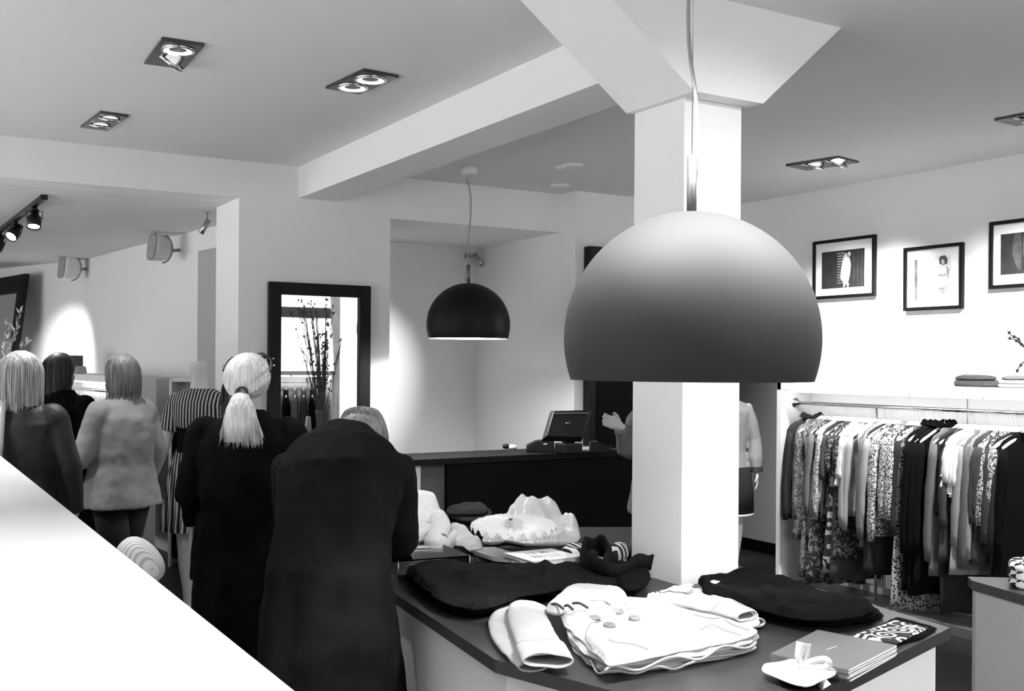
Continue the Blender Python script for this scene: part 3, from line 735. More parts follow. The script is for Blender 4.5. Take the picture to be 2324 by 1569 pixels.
h0 = hanger_proto(); h_used = [False]
ZROD_DROP = -0.0145 - 0.0016
def rail_y(px): return onx(px, 915 + (px - 1806) * 0.052, RODX).y
specs = [
 # px, fabric, kind, length, sleeve, collar, flare, text
 (1843, 'char', 'jacket', 0.70, 0.62, 'stand', 1.05, 'dark grey jacket with upturned collar, first on the right rail from its left end'),
 (1866, 'heather', 'tunic', 0.84, 0.60, None, 1.1, 'mottled grey long-sleeved tunic next to the first dark jacket'),
 (1880, 'heather', 'dress', 1.10, 0, None, 1.2, 'long mottled grey dress near the left end of the right rail'),
 (1895, 'mid', 'tunic', 0.80, 0.55, None, 1.1, 'plain mid grey tunic behind the long mottled dress'),
 (1904, 'floral', 'dress', 1.12, 0, None, 1.25, 'long dress with faint leaf print beside the mottled one'),
 (1914, 'lighttweed', 'cardigan', 0.62, 0.58, None, 1.05, 'light mottled cardigan, left of the dark buttoned shirt'),
 (1920, 'pale', 'top', 0.55, 0, None, 1.05, 'pale grey sleeveless top behind the light mottled cardigan'),
 (1927, 'dark', 'shirt', 0.68, 0.30, None, 1.1, 'dark grey buttoned shirt right of the mottled cardigan'),
 (1934, 'char', 'shirt', 0.66, 0.3, None, 1.1, 'charcoal shirt hanging behind the dark buttoned shirt'),
 (1940, 'floral', 'blouse', 0.60, 0.25, None, 1.15, 'dark blouse with bold leaf print'),
 (1946, 'paisley', 'dress', 1.02, 0, None, 1.3, 'dark paisley dress whose swirled hem shows below the shirts'),
 (1952, 'dark', 'dress', 1.06, 0, None, 1.1, 'dark grey dress with a pointed hem behind the paisley dress'),
 (1958, 'floral', 'tunic', 0.92, 0.2, None, 1.2, 'flowered black tunic beside the paisley dress'),
 (1965, 'pale', 'blouse', 0.42, 0.28, None, 1.25, 'pale short-sleeved blouse with pointed sleeve, left of the light grey knits'),
 (1975, 'light', 'sweater', 0.58, 0.60, None, 1.0, 'light grey knitted sweater, leftmost of the pale knits'),
 (1983, 'light', 'sweater', 0.62, 0.62, None, 1.02, 'light grey knitted sweater second among the pale knits'),
 (2006, 'light', 'sweater', 0.60, 0, None, 1.1, 'light grey knit in the middle of the pale knits'),
 (2013, 'mid', 'tunic', 0.80, 0.66, None, 1.1, 'mid grey tunic hanging lower behind the pale knits'),
 (2020, 'light', 'sweater', 0.58, 0.55, None, 1.08, 'light grey knitted sweater, widest and rightmost of the pale knits'),
 (2028, 'char', 'dress', 0.98, 0, None, 1.15, 'charcoal dress showing a dark neckline right of the pale knits'),
 (2038, 'tweed', 'jacket', 0.72, 0.66, None, 1.1, 'black and white flecked jacket, left one of the three flecked jackets'),
 (2069, 'tweed', 'jacket', 0.60, 0.5, None, 1.1, 'black and white flecked jacket, middle one of the three flecked jackets'),
 (2078, 'tweed', 'jacket', 0.58, 0.5, None, 1.15, 'black and white flecked jacket, right one of the three flecked jackets'),
 (2093, 'char', 'cardigan', 0.82, 0.6, None, 1.0, 'charcoal cardigan right of the flecked jackets'),
 (2098, 'dots', 'dress', 1.16, 0, None, 1.2, 'fine spotted dress with a hem in front of the radiator'),
 (2121, 'black', 'coat', 1.02, 0.70, 'stand', 1.15, 'long black coat with upturned collar, left one of the black coats'),
 (2134, 'black', 'coat', 1.04, 0.70, 'stand', 1.15, 'long black coat with upturned collar, middle one of the black coats'),
 (2144, 'black', 'coat', 0.98, 0.68, 'stand', 1.1, 'long black coat with shoulder tabs, right one of the black coats'),
 (2177, 'mid', 'cardigan', 0.90, 0.72, None, 1.0, 'grey long-sleeved cardigan just right of the black coats'),
 (2190, 'char', 'trousers', 1.12, 0, None, 0.9, 'dark trousers hanging long behind the grey cardigan'),
 (2204, 'black', 'top', 0.52, 0, None, 1.2, 'black top with scooped neck, left of the white frilled blouses'),
 (2208, 'dark', 'dress', 0.80, 0.5, None, 1.2, 'dark slate dress below the white frilled blouses'),
 (2213, 'white', 'blouse', 0.34, 0.22, 'ruffle', 1.2, 'white blouse with frilled hem, leftmost of the white blouses'),
 (2227, 'white', 'blouse', 0.38, 0.24, 'ruffle', 1.2, 'white blouse with frilled hem, middle one of the white blouses'),
 (2234, 'white', 'blouse', 0.40, 0.24, 'ruffle', 1.2, 'white blouse with frilled hem, rightmost of the white blouses'),
 (2239, 'light', 'tunic', 0.86, 0.6, None, 1.3, 'light grey tunic with slanting hem right of the white blouses'),
 (2254, 'mid', 'cardigan', 0.78, 0.72, None, 1.0, 'smooth grey cardigan, first of the grey group near the right border'),
 (2261, 'mid', 'cardigan', 0.82, 0.70, None, 1.0, 'smooth grey cardigan, second of the grey group near the right border'),
 (2267, 'light', 'sweater', 0.72, 0.66, None, 1.0, 'paler grey sweater among the grey group near the right border'),
 (2273, 'dark', 'top', 0.50, 0.45, None, 1.05, 'dark top with low neckline near the right border'),
 (2281, 'dark', 'tunic', 0.78, 0.4, None, 1.1, 'dark grey tunic near the right border'),
 (2293, 'tweed', 'jacket', 0.52, 0.45, None, 1.1, 'small flecked jacket at the right border, left of two'),
 (2302, 'dark', 'cardigan', 0.70, 0.55, None, 1.0, 'dark grey cardigan between the flecked jackets at the right border'),
 (2310, 'tweed', 'jacket', 0.50, 0.45, None, 1.1, 'small flecked jacket at the right border, right of two'),
 (2320, 'char', 'coat', 0.95, 0.6, None, 1.1, 'charcoal coat cut off by the right border'),
 (2336, 'black', 'coat', 0.95, 0.6, None, 1.1, 'black coat just past the right border'),
]
ys = [rail_y(s_[0]) for s_ in specs]
for i, (px, fab, kind, L, sl, col, fl, text) in enumerate(specs):
    y = ys[i]
    gap = min([abs(y - ys[j]) for j in (i - 1, i + 1) if 0 <= j < len(ys)])
    th = max(0.011, min(0.026, gap * 0.36))
    rz = R(-25 + random.uniform(-5, 5))
    base = Vector((RODX, y, RODZ + ZROD_DROP))
    hg = h0 if not h_used[0] else copy_tree(h0)
    h_used[0] = True
    hg.location = base; hg.rotation_euler = (0, 0, rz)
    tag(hg, 'white hanger under the ' + text.replace(' from its left end', '').replace(' on the right rail', ''), 'hanger', 'white hangers on the right rail')
    text = text if kind != 'shirt' else text
    g = thing(kind, text, kind, base, 0, 'clothes on the right rail')
    T0 = g.location.copy(); g.location = (0, 0, 0)
    garment_mesh(g, F[fab], L, sl, col, 100 + i, thick=th, flare=fl, name='skirt' if kind == 'dress' else ('coat_body' if kind in ('coat', 'jacket') else 'cloth_body'))
    g.location = T0; g.rotation_euler = (0, 0, rz)
    if kind == 'shirt' and fab == 'dark':
        mb = MB()
        for k in range(7):
            mb.lathe([(0.001, 0.003), (0.006, 0.003), (0.006, 0), (0.001, 0)], 10, mtx=pm(g) @ Matrix.Translation((-0.13, -th * 1.15, -0.22 - 0.07 * k)) @ Matrix.Rotation(R(90), 4, 'X'))
        mb.build('buttons', M['paper'], g)
# extra bare hangers bunched near the white blouses
for k, px in enumerate((1985.5 + 3, 2010, 2024, 2086, 2199, 2246, 2287, 2315)):
    hg = copy_tree(h0); hg.location = (RODX, rail_y(px), RODZ + ZROD_DROP); hg.rotation_euler = (0, 0, R(-25 + k % 3 * 2))
    tag(hg, ['white bare hanger among the pale grey knits, left one', 'white bare hanger in the middle of the pale grey knits', 'white bare hanger right of the pale grey knits', 'white bare hanger between the flecked jackets and charcoal cardigan',
             'white bare hanger between the dark trousers and black scooped top', 'white bare hanger left of the smooth grey cardigans', 'white bare hanger left of the small flecked jackets', 'white bare hanger at the far right border'][k], 'hanger', 'white hangers on the right rail')

# ---- clothes in the back room cabinet
n = 15
kinds = ['black', 'char', 'black', 'mid', 'black', 'char', 'black', 'white', 'light', 'black', 'dark', 'char', 'black', 'mid', 'black']
names = ['black', 'charcoal', 'black', 'mid grey', 'black', 'charcoal', 'black', 'white', 'light grey', 'black', 'dark grey', 'charcoal', 'black', 'mid grey', 'black']
NUM = ['one','two','three','four','five','six','seven','eight','nine','ten','eleven','twelve','thirteen','fourteen','fifteen']
for k in range(n):
    pos = TL @ Vector((0.20 + 1.80 * k / (n - 1), 0.15, 1.36 + ZROD_DROP))
    hg = copy_tree(h0); hg.location = pos; hg.rotation_euler = (0, 0, LA - R(90) + R(26))
    tag(hg, 'white hanger on the left rail, number %s from the near end' % NUM[n - 1 - k], 'hanger', 'white hangers on the left rail')
    g = thing('jacket', '%s jacket on the back room rail, number %s from the near end' % (names[k], NUM[n - 1 - k]), 'jacket', (0, 0, 0), 0, 'clothes on the left rail')
    garment_mesh(g, F[kinds[k]], 0.72 + 0.1 * math.sin(k * 2.3), 0.6, None, 300 + k, thick=0.03, flare=1.05, half=0.165, name='coat_body')
    g.location = pos; g.rotation_euler = (0, 0, LA - R(90) + R(26))

# ================================================================= THINGS ON THE TABLES
def pip(poly, X, Y):
    ins = np.zeros(X.shape, bool); n = len(poly)
    for i in range(n):
        x1, y1 = poly[i]; x2, y2 = poly[(i + 1) % n]
        c = ((y1 > Y) != (y2 > Y)) & (X < (x2 - x1) * (Y - y1) / (y2 - y1 + 1e-12) + x1)
        ins ^= c
    return ins
def seg_dist(P, X, Y, closed=True):
    D = np.full(X.shape, 1e9); CX = X.copy(); CY = Y.copy(); n = len(P)
    for i in range(n if closed else n - 1):
        ax, ay = P[i]; bx, by = P[(i + 1) % n]
        dx, dy = bx - ax, by - ay; L = dx * dx + dy * dy + 1e-12
        t = np.clip(((X - ax) * dx + (Y - ay) * dy) / L, 0, 1)
        qx, qy = ax + t * dx, ay + t * dy; d = np.hypot(X - qx, Y - qy)
        m_ = d < D; D[m_] = d[m_]; CX[m_] = qx[m_]; CY[m_] = qy[m_]
    return D, CX, CY
def smooth_poly(P, n=5):
    for _ in range(3):
        out = []; N = len(P)
        for i in range(N):
            a = Vector(P[i][:2]); b = Vector(P[(i + 1) % N][:2])
            q = 0.18 if _ == 0 else 0.25
            out += [tuple(a.lerp(b, q)), tuple(a.lerp(b, 1 - q))]
        P = out
    return P
def pillow(name, px, z0, thick, m, parent=None, rnd=0.012, g=0.009, wr=0.004, wscale=7.0, ridges=(), seed=0, hz=None, sm=True, edge=0.004, xy=None, wfine=0.0, zref=None, ewa=0.25):
    """a folded or heaped piece of cloth lying at z0: outline in photo pixels, rounded fold edges, wrinkles and ridge lines"""
    zr = z0 + thick * 0.5 if zref is None else zref
    P = xy or [tuple(onz(a, b, zr)[:2]) for a, b in px]
    if sm: P = smooth_poly(P, 5)
    # wavy outline
    Q = []
    for (x, y) in P:
        v = noise.noise(Vector((x * 14, y * 14, seed * 3.1))) * edge
        w_ = noise.noise(Vector((x * 14, y * 14, seed * 3.1 + 9))) * edge
        Q.append((x + v, y + w_))
    P = Q
    xs = [p[0] for p in P]; ys_ = [p[1] for p in P]
    nx = int((max(xs) - min(xs)) / g) + 3; ny = int((max(ys_) - min(ys_)) / g) + 3
    X, Y = np.meshgrid(min(xs) - g + g * np.arange(nx + 1), min(ys_) - g + g * np.arange(ny + 1), indexing='ij')
    ins = pip(P, X, Y); D, CX, CY = seg_dist(P, X, Y)
    cell = ins[:-1, :-1] | ins[1:, :-1] | ins[:-1, 1:] | ins[1:, 1:]
    used = np.zeros(X.shape, bool)
    used[:-1, :-1] |= cell; used[1:, :-1] |= cell; used[:-1, 1:] |= cell; used[1:, 1:] |= cell
    snap = used & ~ins
    X2 = np.where(snap, CX, X); Y2 = np.where(snap, CY, Y); d = np.where(ins, D, 0)
    f = np.sqrt(np.clip(1 - (1 - np.clip(d / rnd, 0, 1)) ** 2, 0, 1))
    rid = np.zeros(X.shape)
    for (rp, hgt, wd) in ridges:
        RP = [tuple(onz(a, b, zr)[:2]) for a, b in rp]
        dd, _, _ = seg_dist(RP, X2, Y2, False)
        rid = np.maximum(rid, hgt * np.exp(-(dd / wd) ** 2)) if hgt > 0 else rid + hgt * np.exp(-(dd / wd) ** 2)
    idx = -np.ones(X.shape, int); vs = []; order = []
    for i, j in zip(*np.nonzero(used)):
        idx[i, j] = len(order); order.append((i, j))
    top = []; bot = []
    for (i, j) in order:
        x, y = X2[i, j], Y2[i, j]
        nzv = noise.fractal(Vector((x * wscale, y * wscale, seed)), 1.0, 2.0, 3)
        rg = 1 - abs(noise.noise(Vector((x * wscale * 1.3 + 5, y * wscale * 0.8, seed + 4)))) * 2.4
        h = f[i, j] * (wr * nzv + wr * 0.8 * max(0, rg) + rid[i, j] + (wfine * noise.noise(Vector((x * 60, y * 60, seed))) if wfine else 0))
        ew = ewa * thick * noise.noise(Vector((x * 9, y * 9, seed + 2)))
        top.append((x, y, z0 + thick * 0.5 + ew * (1 - f[i, j]) + f[i, j] * thick * 0.5 + max(h, -thick * 0.3)))
        bot.append((x, y, max(z0, z0 + thick * 0.5 + ew * (1 - f[i, j]) - f[i, j] * thick * 0.5)))
    fs = []; n0 = len(top)
    edge_of = {}
    for i, j in zip(*np.nonzero(cell)):
        a, b, c, e = idx[i, j], idx[i + 1, j], idx[i + 1, j + 1], idx[i, j + 1]
        fs.append((a, b, c, e)); fs.append((a + n0, e + n0, c + n0, b + n0))
    mb = MB(); mb.add(top + bot, fs, 0, True)
    # stitch rim
    from collections import Counter
    ec = Counter()
    for i, j in zip(*np.nonzero(cell)):
        q = [idx[i, j], idx[i + 1, j], idx[i + 1, j + 1], idx[i, j + 1]]
        for k in range(4): ec[(q[k], q[(k + 1) % 4])] += 1
    for (a, b) in list(ec):
        if (b, a) not in ec: mb.f.append([b, a, a + n0, b + n0]); mb.m.append(0); mb.sm.append(True)
    return mb.build(name, m, parent, fix=False)

WHT = mat('white_cotton', 0.46, 0.85, noise_amt=0.02, noise_scale=40, bump=0.15, bump_scale=350, spec=0.2)
WHT2 = mat('off_white_cotton', 0.6, 0.85, noise_amt=0.05, noise_scale=30, bump=0.1, bump_scale=300, spec=0.2)
SAT = mat('white_satin', 0.68, 0.35, noise_amt=0.02, noise_scale=20, sheen=0.2)
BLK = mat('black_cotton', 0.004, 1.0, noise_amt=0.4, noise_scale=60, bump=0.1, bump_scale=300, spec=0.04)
DKG = mat('black_coat_cloth', 0.008, 1.0, noise_amt=0.3, noise_scale=60, bump=0.1, bump_scale=300, spec=0.04)

def top_thing(name, label, cat, px, z, group=None):
    p = onz(px[0], px[1], z); return thing(name, label, cat, (p.x, p.y, z), 0, group)

def fold_tube(name, pxs, zs, rad, m, parent, flat=1.0, seg=14):
    pts = catmull([onz(a, b, z) for (a, b), z in zip(pxs, zs)], 6)
    n = len(pts); rr = [rad[0] + (rad[-1] - rad[0]) * i / (n - 1) if len(rad) == 2 else float(np.interp(i / (n - 1), np.linspace(0, 1, len(rad)), rad)) for i in range(n)]
    return MB().tube(pts, rr, seg, flat=flat).build(name, m, parent)

# ---- white double-breasted jacket in the middle of the table
t = top_thing('jacket', 'white double-breasted jacket folded on the near display table, large buttons in front', 'jacket', (1460, 1430), TZ)
lay = [(1292, 1462), (1330, 1500), (1368, 1530), (1450, 1522), (1545, 1512), (1600, 1500), (1700, 1480), (1720, 1464), (1712, 1440), (1640, 1400), (1500, 1375), (1360, 1380), (1285, 1420)]
pillow('jacket_body', lay, TZ + 0.001, 0.014, WHT, t, edge=0.012, seed=1, ewa=0.9)
lay2 = [(1296, 1455), (1336, 1492), (1385, 1524), (1470, 1510), (1560, 1500), (1640, 1482), (1712, 1466), (1722, 1450), (1700, 1428), (1640, 1395), (1500, 1370), (1360, 1375), (1288, 1415)]
pillow('jacket_body', lay2, TZ + 0.014, 0.014, WHT, t, edge=0.014, seed=2, ewa=0.9)
pillow('jacket_body', [(x - 3, y - 6) for x, y in lay2], TZ + 0.027, 0.014, WHT, t, edge=0.012, seed=5, ewa=0.9)
lay3 = [(1284, 1425), (1310, 1450), (1345, 1480), (1375, 1512), (1440, 1505), (1490, 1488), (1560, 1478), (1640, 1462), (1712, 1446), (1722, 1432), (1640, 1405), (1560, 1385), (1490, 1365), (1420, 1362), (1370, 1368), (1300, 1372), (1262, 1385)]
pillow('jacket_front', lay3, TZ + 0.040, 0.018, WHT, t, edge=0.010, seed=3, wr=0.006, wscale=5, rnd=0.016,
       ridges=[([(1310, 1400), (1345, 1440), (1380, 1500)], 0.012, 0.02), ([(1640, 1420), (1600, 1450), (1560, 1476)], 0.010, 0.02), ([(1390, 1370), (1300, 1395)], 0.006, 0.012)])
# sleeves: flattened open tubes ending in cuffs
def flat_sleeve(name, pxs, zc, wid, hgt, m, parent, n=8, seed=0):
    pts = catmull([onz(a, b, zc) for a, b in pxs], n); N = len(pts); rings = []
    for i, p in enumerate(pts):
        td = (pts[min(i + 1, N - 1)] - pts[max(i - 1, 0)]); td.z = 0; td.normalize(); lat = Vector((-td.y, td.x, 0))
        f = i / (N - 1); w_ = float(np.interp(f, np.linspace(0, 1, len(wid)), wid)); h_ = float(np.interp(f, np.linspace(0, 1, len(hgt)), hgt))
        ring = []
        for k in range(28):
            a = 2 * math.pi * k / 28; x = w_ * math.copysign(abs(math.cos(a)) ** 0.8, math.cos(a)); z = h_ * math.sin(a)
            q = p + lat * x; z += 0.0035 * noise.noise(Vector((q.x * 18, q.y * 18, seed + (5 if z > 0 else 0)))) * 2
            ring.append(Vector((q.x, q.y, zc + z)))
        rings.append(ring)
    o = MB().rings(rings, cap=False).build(name, m, parent)
    md = o.modifiers.new('cloth', 'SOLIDIFY'); md.thickness = 0.004; md.offset = -1
    return o
s1 = flat_sleeve('sleeve', [(1165, 1378), (1150, 1410), (1160, 1450), (1190, 1490), (1212, 1514)], TZ + 0.014, [0.05, 0.055, 0.052, 0.045, 0.042], [0.010, 0.012, 0.012, 0.012, 0.013], WHT, t, seed=1)
s2 = flat_sleeve('sleeve', [(1190, 1372), (1196, 1400), (1212, 1440), (1232, 1478), (1243, 1498)], TZ + 0.042, [0.045, 0.058, 0.060, 0.062, 0.064], [0.012, 0.018, 0.018, 0.017, 0.017], WHT, t, seed=2)
flat_sleeve('cuff', [(1226, 1468), (1234, 1482), (1243, 1500)], TZ + 0.042, [0.066, 0.066, 0.066], [0.0195, 0.019, 0.019], WHT, s2, n=4, seed=3)
s3 = flat_sleeve('sleeve', [(1500, 1372), (1580, 1384), (1660, 1400), (1716, 1416)], TZ + 0.022, [0.05, 0.05, 0.042, 0.038], [0.014, 0.014, 0.014, 0.014], WHT, t, seed=4)
s4 = flat_sleeve('sleeve', [(1470, 1358), (1530, 1362), (1600, 1376), (1660, 1390), (1692, 1398)], TZ + 0.058, [0.035, 0.055, 0.05, 0.043, 0.04], [0.012, 0.018, 0.017, 0.015, 0.014], WHT, t, seed=5)
flat_sleeve('cuff', [(1640, 1385), (1668, 1392), (1696, 1399)], TZ + 0.058, [0.045, 0.044, 0.043], [0.0175, 0.017, 0.016], WHT, s4, n=4, seed=6)
def seam(px, z, parent, rad=0.0012, m=None):
    P = catmull([onz(a, b, z) for a, b in px], 5)
    MB().tube(P, rad, 5).build('seam', m or SEAM, parent)
SEAM = mat('seam_thread', 0.22, 0.8)
def drape(px, parent, target_objs, rad=0.0015, zoff=0.0006, z0=TZ + 0.06):
    """seam line dropped onto the cloth below it"""
    from mathutils.bvhtree import BVHTree
    trees = []
    for o in target_objs:
        mm = pm(o.parent) @ Matrix.LocRotScale(o.location, o.rotation_euler, o.scale) if o.parent else Matrix.LocRotScale(o.location, o.rotation_euler, o.scale)
        trees.append(BVHTree.FromPolygons([mm @ v.co for v in o.data.vertices], [tuple(p.vertices) for p in o.data.polygons]))
    P = catmull([onz(a, b, z0) for a, b in px], 8) if len(px) > 1 else [onz(px[0][0], px[0][1], z0)]; out = []
    for p in P:
        best = None
        for tr_ in trees:
            h = tr_.ray_cast(Vector((p.x, p.y, 2)), Vector((0, 0, -1)))
            if h[0] is not None and (best is None or h[0].z > best): best = h[0].z
        out.append(Vector((p.x, p.y, (best if best is not None else z0) + zoff)))
    if len(px) == 1: return out[0]
    MB().tube(out, rad, 5).build('seam', SEAM, parent)
# collar and lapels
cl = pillow('collar', [(1232, 1382), (1262, 1362), (1290, 1335), (1330, 1330), (1400, 1338), (1422, 1352), (1426, 1370), (1395, 1378), (1372, 1362), (1330, 1358), (1310, 1368), (1296, 1384), (1262, 1392)], TZ + 0.055, 0.028, WHT, t, edge=0.004, seed=14, rnd=0.014, wr=0.005)
pillow('lapel', [(1300, 1392), (1350, 1384), (1400, 1376), (1432, 1380), (1400, 1396), (1340, 1405), (1300, 1408)], TZ + 0.056, 0.012, WHT, t, edge=0.003, seed=15, rnd=0.01)
pillow('lapel', [(1170, 1378), (1215, 1368), (1250, 1385), (1245, 1396), (1200, 1390)], TZ + 0.045, 0.014, WHT, t, edge=0.003, seed=16, rnd=0.01)
front = [o for o in t.children if o.name.startswith('jacket_front')]
drape([(1365, 1410), (1330, 1440), (1345, 1470)], t, front)
drape([(1380, 1455), (1430, 1462), (1470, 1475)], t, front)
drape([(1590, 1440), (1620, 1430), (1680, 1440)], t, front)
drape([(1300, 1398), (1360, 1392), (1430, 1384)], t, front)
drape([(1575, 1400), (1640, 1412), (1700, 1430)], t, front)
drape([(1186, 1470), (1230, 1464), (1280, 1466)], s2, [s2], z0=TZ + .06)
# scalloped hem edges
def hem_wave(parent, px, z, amp, n, rad, m, name='hem'):
    P = [onz(a, b, z) for a, b in px]; P = catmull(P, 8); out = []
    for i, p in enumerate(P):
        u = i / (len(P) - 1); out.append(p + Vector((0, 0, amp * math.sin(u * n * 6.283))))
    MB().tube(out, rad, 8).build(name, m, parent)
hem_wave(t, [(1372, 1524), (1450, 1512), (1560, 1494), (1640, 1476), (1716, 1458)], TZ + 0.034, 0.010, 3.0, 0.0035, WHT)
hem_wave(t, [(1300, 1466), (1335, 1500), (1370, 1527), (1470, 1520), (1560, 1508), (1716, 1470)], TZ + 0.014, 0.006, 5.0, 0.003, WHT)
# buttons
BTN = mat('grey_button', 0.2, 0.4, noise_amt=0.1)
for i, (bx_, by_) in enumerate([(1349, 1407), (1383, 1421), (1402, 1391), (1440, 1408)]):
    p = drape([(bx_, by_)], t, front, z0=TZ + 0.064)
    mt = Matrix.Translation((p.x, p.y, p.z + 0.0005)) @ Matrix.Rotation(R(4), 4, 'X')
    MB().lathe([(0.001, 0.007), (0.004, 0.0065), (0.0065, 0.004), (0.010, 0.0075), (0.0145, 0.0085), (0.0165, 0.006), (0.0165, -.002), (0.001, -.002)], 28, mtx=mt).build('button', BTN, t)
# neck label and little dark fastenings
mb = MB()
for (a, b, c, d) in [(1252, 1372, 1278, 1382), (1282, 1376, 1300, 1384), (1300, 1370, 1334, 1380)]:
    p = onz(a, b, TZ + 0.085); q = onz(c, d, TZ + 0.085); mb.tube(catmull([p, (p + q) / 2 + Vector((0, 0.004, 0.006)), q], 6), 0.004, 8)
mb.build('neck_fastening', M['ink'], t)

# ---- white garment with tags behind it
t = top_thing('jacket', 'second white jacket with paper tags, half under the buttoned one, beside the column', 'jacket', (1590, 1365), TZ)
pillow('jacket_body', [(1478, 1352), (1530, 1338), (1600, 1340), (1660, 1362), (1722, 1390), (1724, 1418), (1690, 1428), (1600, 1400), (1500, 1374)], TZ + 0.030, 0.012, WHT, t, edge=0.006, seed=21)
for i, q in enumerate([[(1478, 1345), (1510, 1338), (1528, 1346), (1500, 1352)], [(1510, 1340), (1530, 1330), (1572, 1334), (1560, 1345)], [(1535, 1334), (1560, 1326), (1575, 1330), (1558, 1338)]]):
    P = [tuple(onz(a, b, TZ + 0.062)[:2]) for a, b in q]
    MB().prism(P, TZ + 0.060 + .002 * i, TZ + 0.0612 + .002 * i).build('paper_tag', M['paper'], t)
mb = MB(); mb.tube(catmull([onz(a, b, TZ + 0.06) for a, b in [(1486, 1348), (1492, 1342), (1500, 1347), (1512, 1345), (1524, 1341), (1533, 1338)]], 6), 0.0035, 8)
mb.build('tag_cord', M['ink'], t)

# ---- black trousers stack at left (folded coat with collar at right end)
t = top_thing('coat', 'large black coat folded flat on the near table, collar standing up at its right end', 'coat', (1180, 1330), TZ)
bl = [(922, 1300), (980, 1290), (1060, 1292), (1180, 1300), (1300, 1296), (1400, 1290), (1465, 1300), (1470, 1330), (1420, 1348), (1300, 1352), (1190, 1362), (1150, 1378), (1075, 1398), (1010, 1384), (950, 1340), (925, 1315)]
for k in range(4):
    dx = [0, -3, 4, 0][k]; dy = [4, 0, -5, -12][k]
    pillow('coat_body', [(x + dx, y + dy) for x, y in bl], TZ + 0.001 + 0.012 * k, 0.013 if k < 3 else 0.018, BLK if k < 3 else DKG, t, edge=0.014, seed=30 + k, g=0.012, wr=0.003 if k < 3 else 0.012, wscale=5, rnd=0.015,
           ridges=[] if k < 3 else [([(1230, 1275), (1245, 1300), (1240, 1330)], 0.02, 0.02), ([(1140, 1300), (1200, 1330), (1300, 1330)], 0.014, 0.025), ([(1180, 1360), (1100, 1375), (1040, 1370)], 0.012, 0.02)])
# collar: standing loop
def band(name, pts, height, thick, m, parent, lean=0.3):
    """a standing strip of cloth following pts (world, on its lower edge)"""
    pts = catmull(pts, 8); n = len(pts); rings = []
    for i in range(n):
        tdir = (pts[min(i + 1, n - 1)] - pts[max(i - 1, 0)]).normalized(); nrm = Vector((-tdir.y, tdir.x, 0)).normalized()
        h = height * (1 + 0.12 * math.sin(i * 0.5)); p = pts[i]
        up = Vector((0, 0, 1)) + nrm * lean
        rings.append([p + nrm * thick * .5, p + up * h * .5 + nrm * thick * .7, p + up * h + nrm * thick * .4, p + up * h - nrm * thick * .4, p + up * h * .5 - nrm * thick * .5, p - nrm * thick * .5])
    return MB().rings(rings).build(name, m, parent)
zc = TZ + 0.050
band('collar', [onz(1352, 1305, zc), onz(1322, 1296, zc), onz(1324, 1270, zc), onz(1352, 1262, zc), onz(1378, 1268, zc), onz(1388, 1290, zc), onz(1376, 1304, zc)], 0.075, 0.014, DKG, t, lean=-0.1)
band('collar', [onz(1352, 1306, zc), onz(1395, 1316, zc), onz(1440, 1300, zc), onz(1474, 1294, zc)], 0.062, 0.014, DKG, t, lean=-0.3)
pillow('sleeve', [(1395, 1312), (1430, 1300), (1474, 1296), (1478, 1314), (1460, 1335), (1410, 1338)], TZ + 0.045, 0.03, BLK, t, seed=36, rnd=0.015)

# ---- black trousers right of the column
t = top_thing('trousers', 'pile of folded black trousers on the near table, right of the column', 'trousers', (1800, 1370), TZ)
tr = [(1590, 1334), (1640, 1318), (1700, 1308), (1770, 1318), (1830, 1342), (1900, 1362), (1968, 1378), (2003, 1396), (1985, 1408), (1900, 1420), (1830, 1418), (1740, 1398), (1680, 1372), (1610, 1352)]
for k in range(4):
    pillow('trouser_leg', [(x + [4, 0, -6, -12][k], y + [2, -2, -8, -12][k]) for x, y in tr], TZ + 0.001 + 0.013 * k, 0.014 if k < 3 else 0.018, BLK, t, edge=0.012, seed=40 + k, g=0.012, wr=0.003 if k < 3 else 0.010, wscale=5,
           ridges=[] if k < 3 else [([(1640, 1320), (1720, 1325), (1790, 1335)], 0.018, 0.03), ([(1740, 1345), (1760, 1370), (1790, 1395)], 0.012, 0.02), ([(1900, 1370), (1960, 1375)], 0.012, 0.02)])
pillow('waistband', [(1590, 1338), (1620, 1320), (1665, 1312), (1660, 1330), (1610, 1350)], TZ + 0.035, 0.03, BLK, t, seed=45)
P = [tuple(onz(a, b, TZ + 0.04)[:2]) for a, b in [(1604, 1343), (1618, 1336), (1634, 1339), (1620, 1347)]]
MB().prism(P, TZ + 0.0665, TZ + 0.068).build('paper_tag', M['paper'], t)

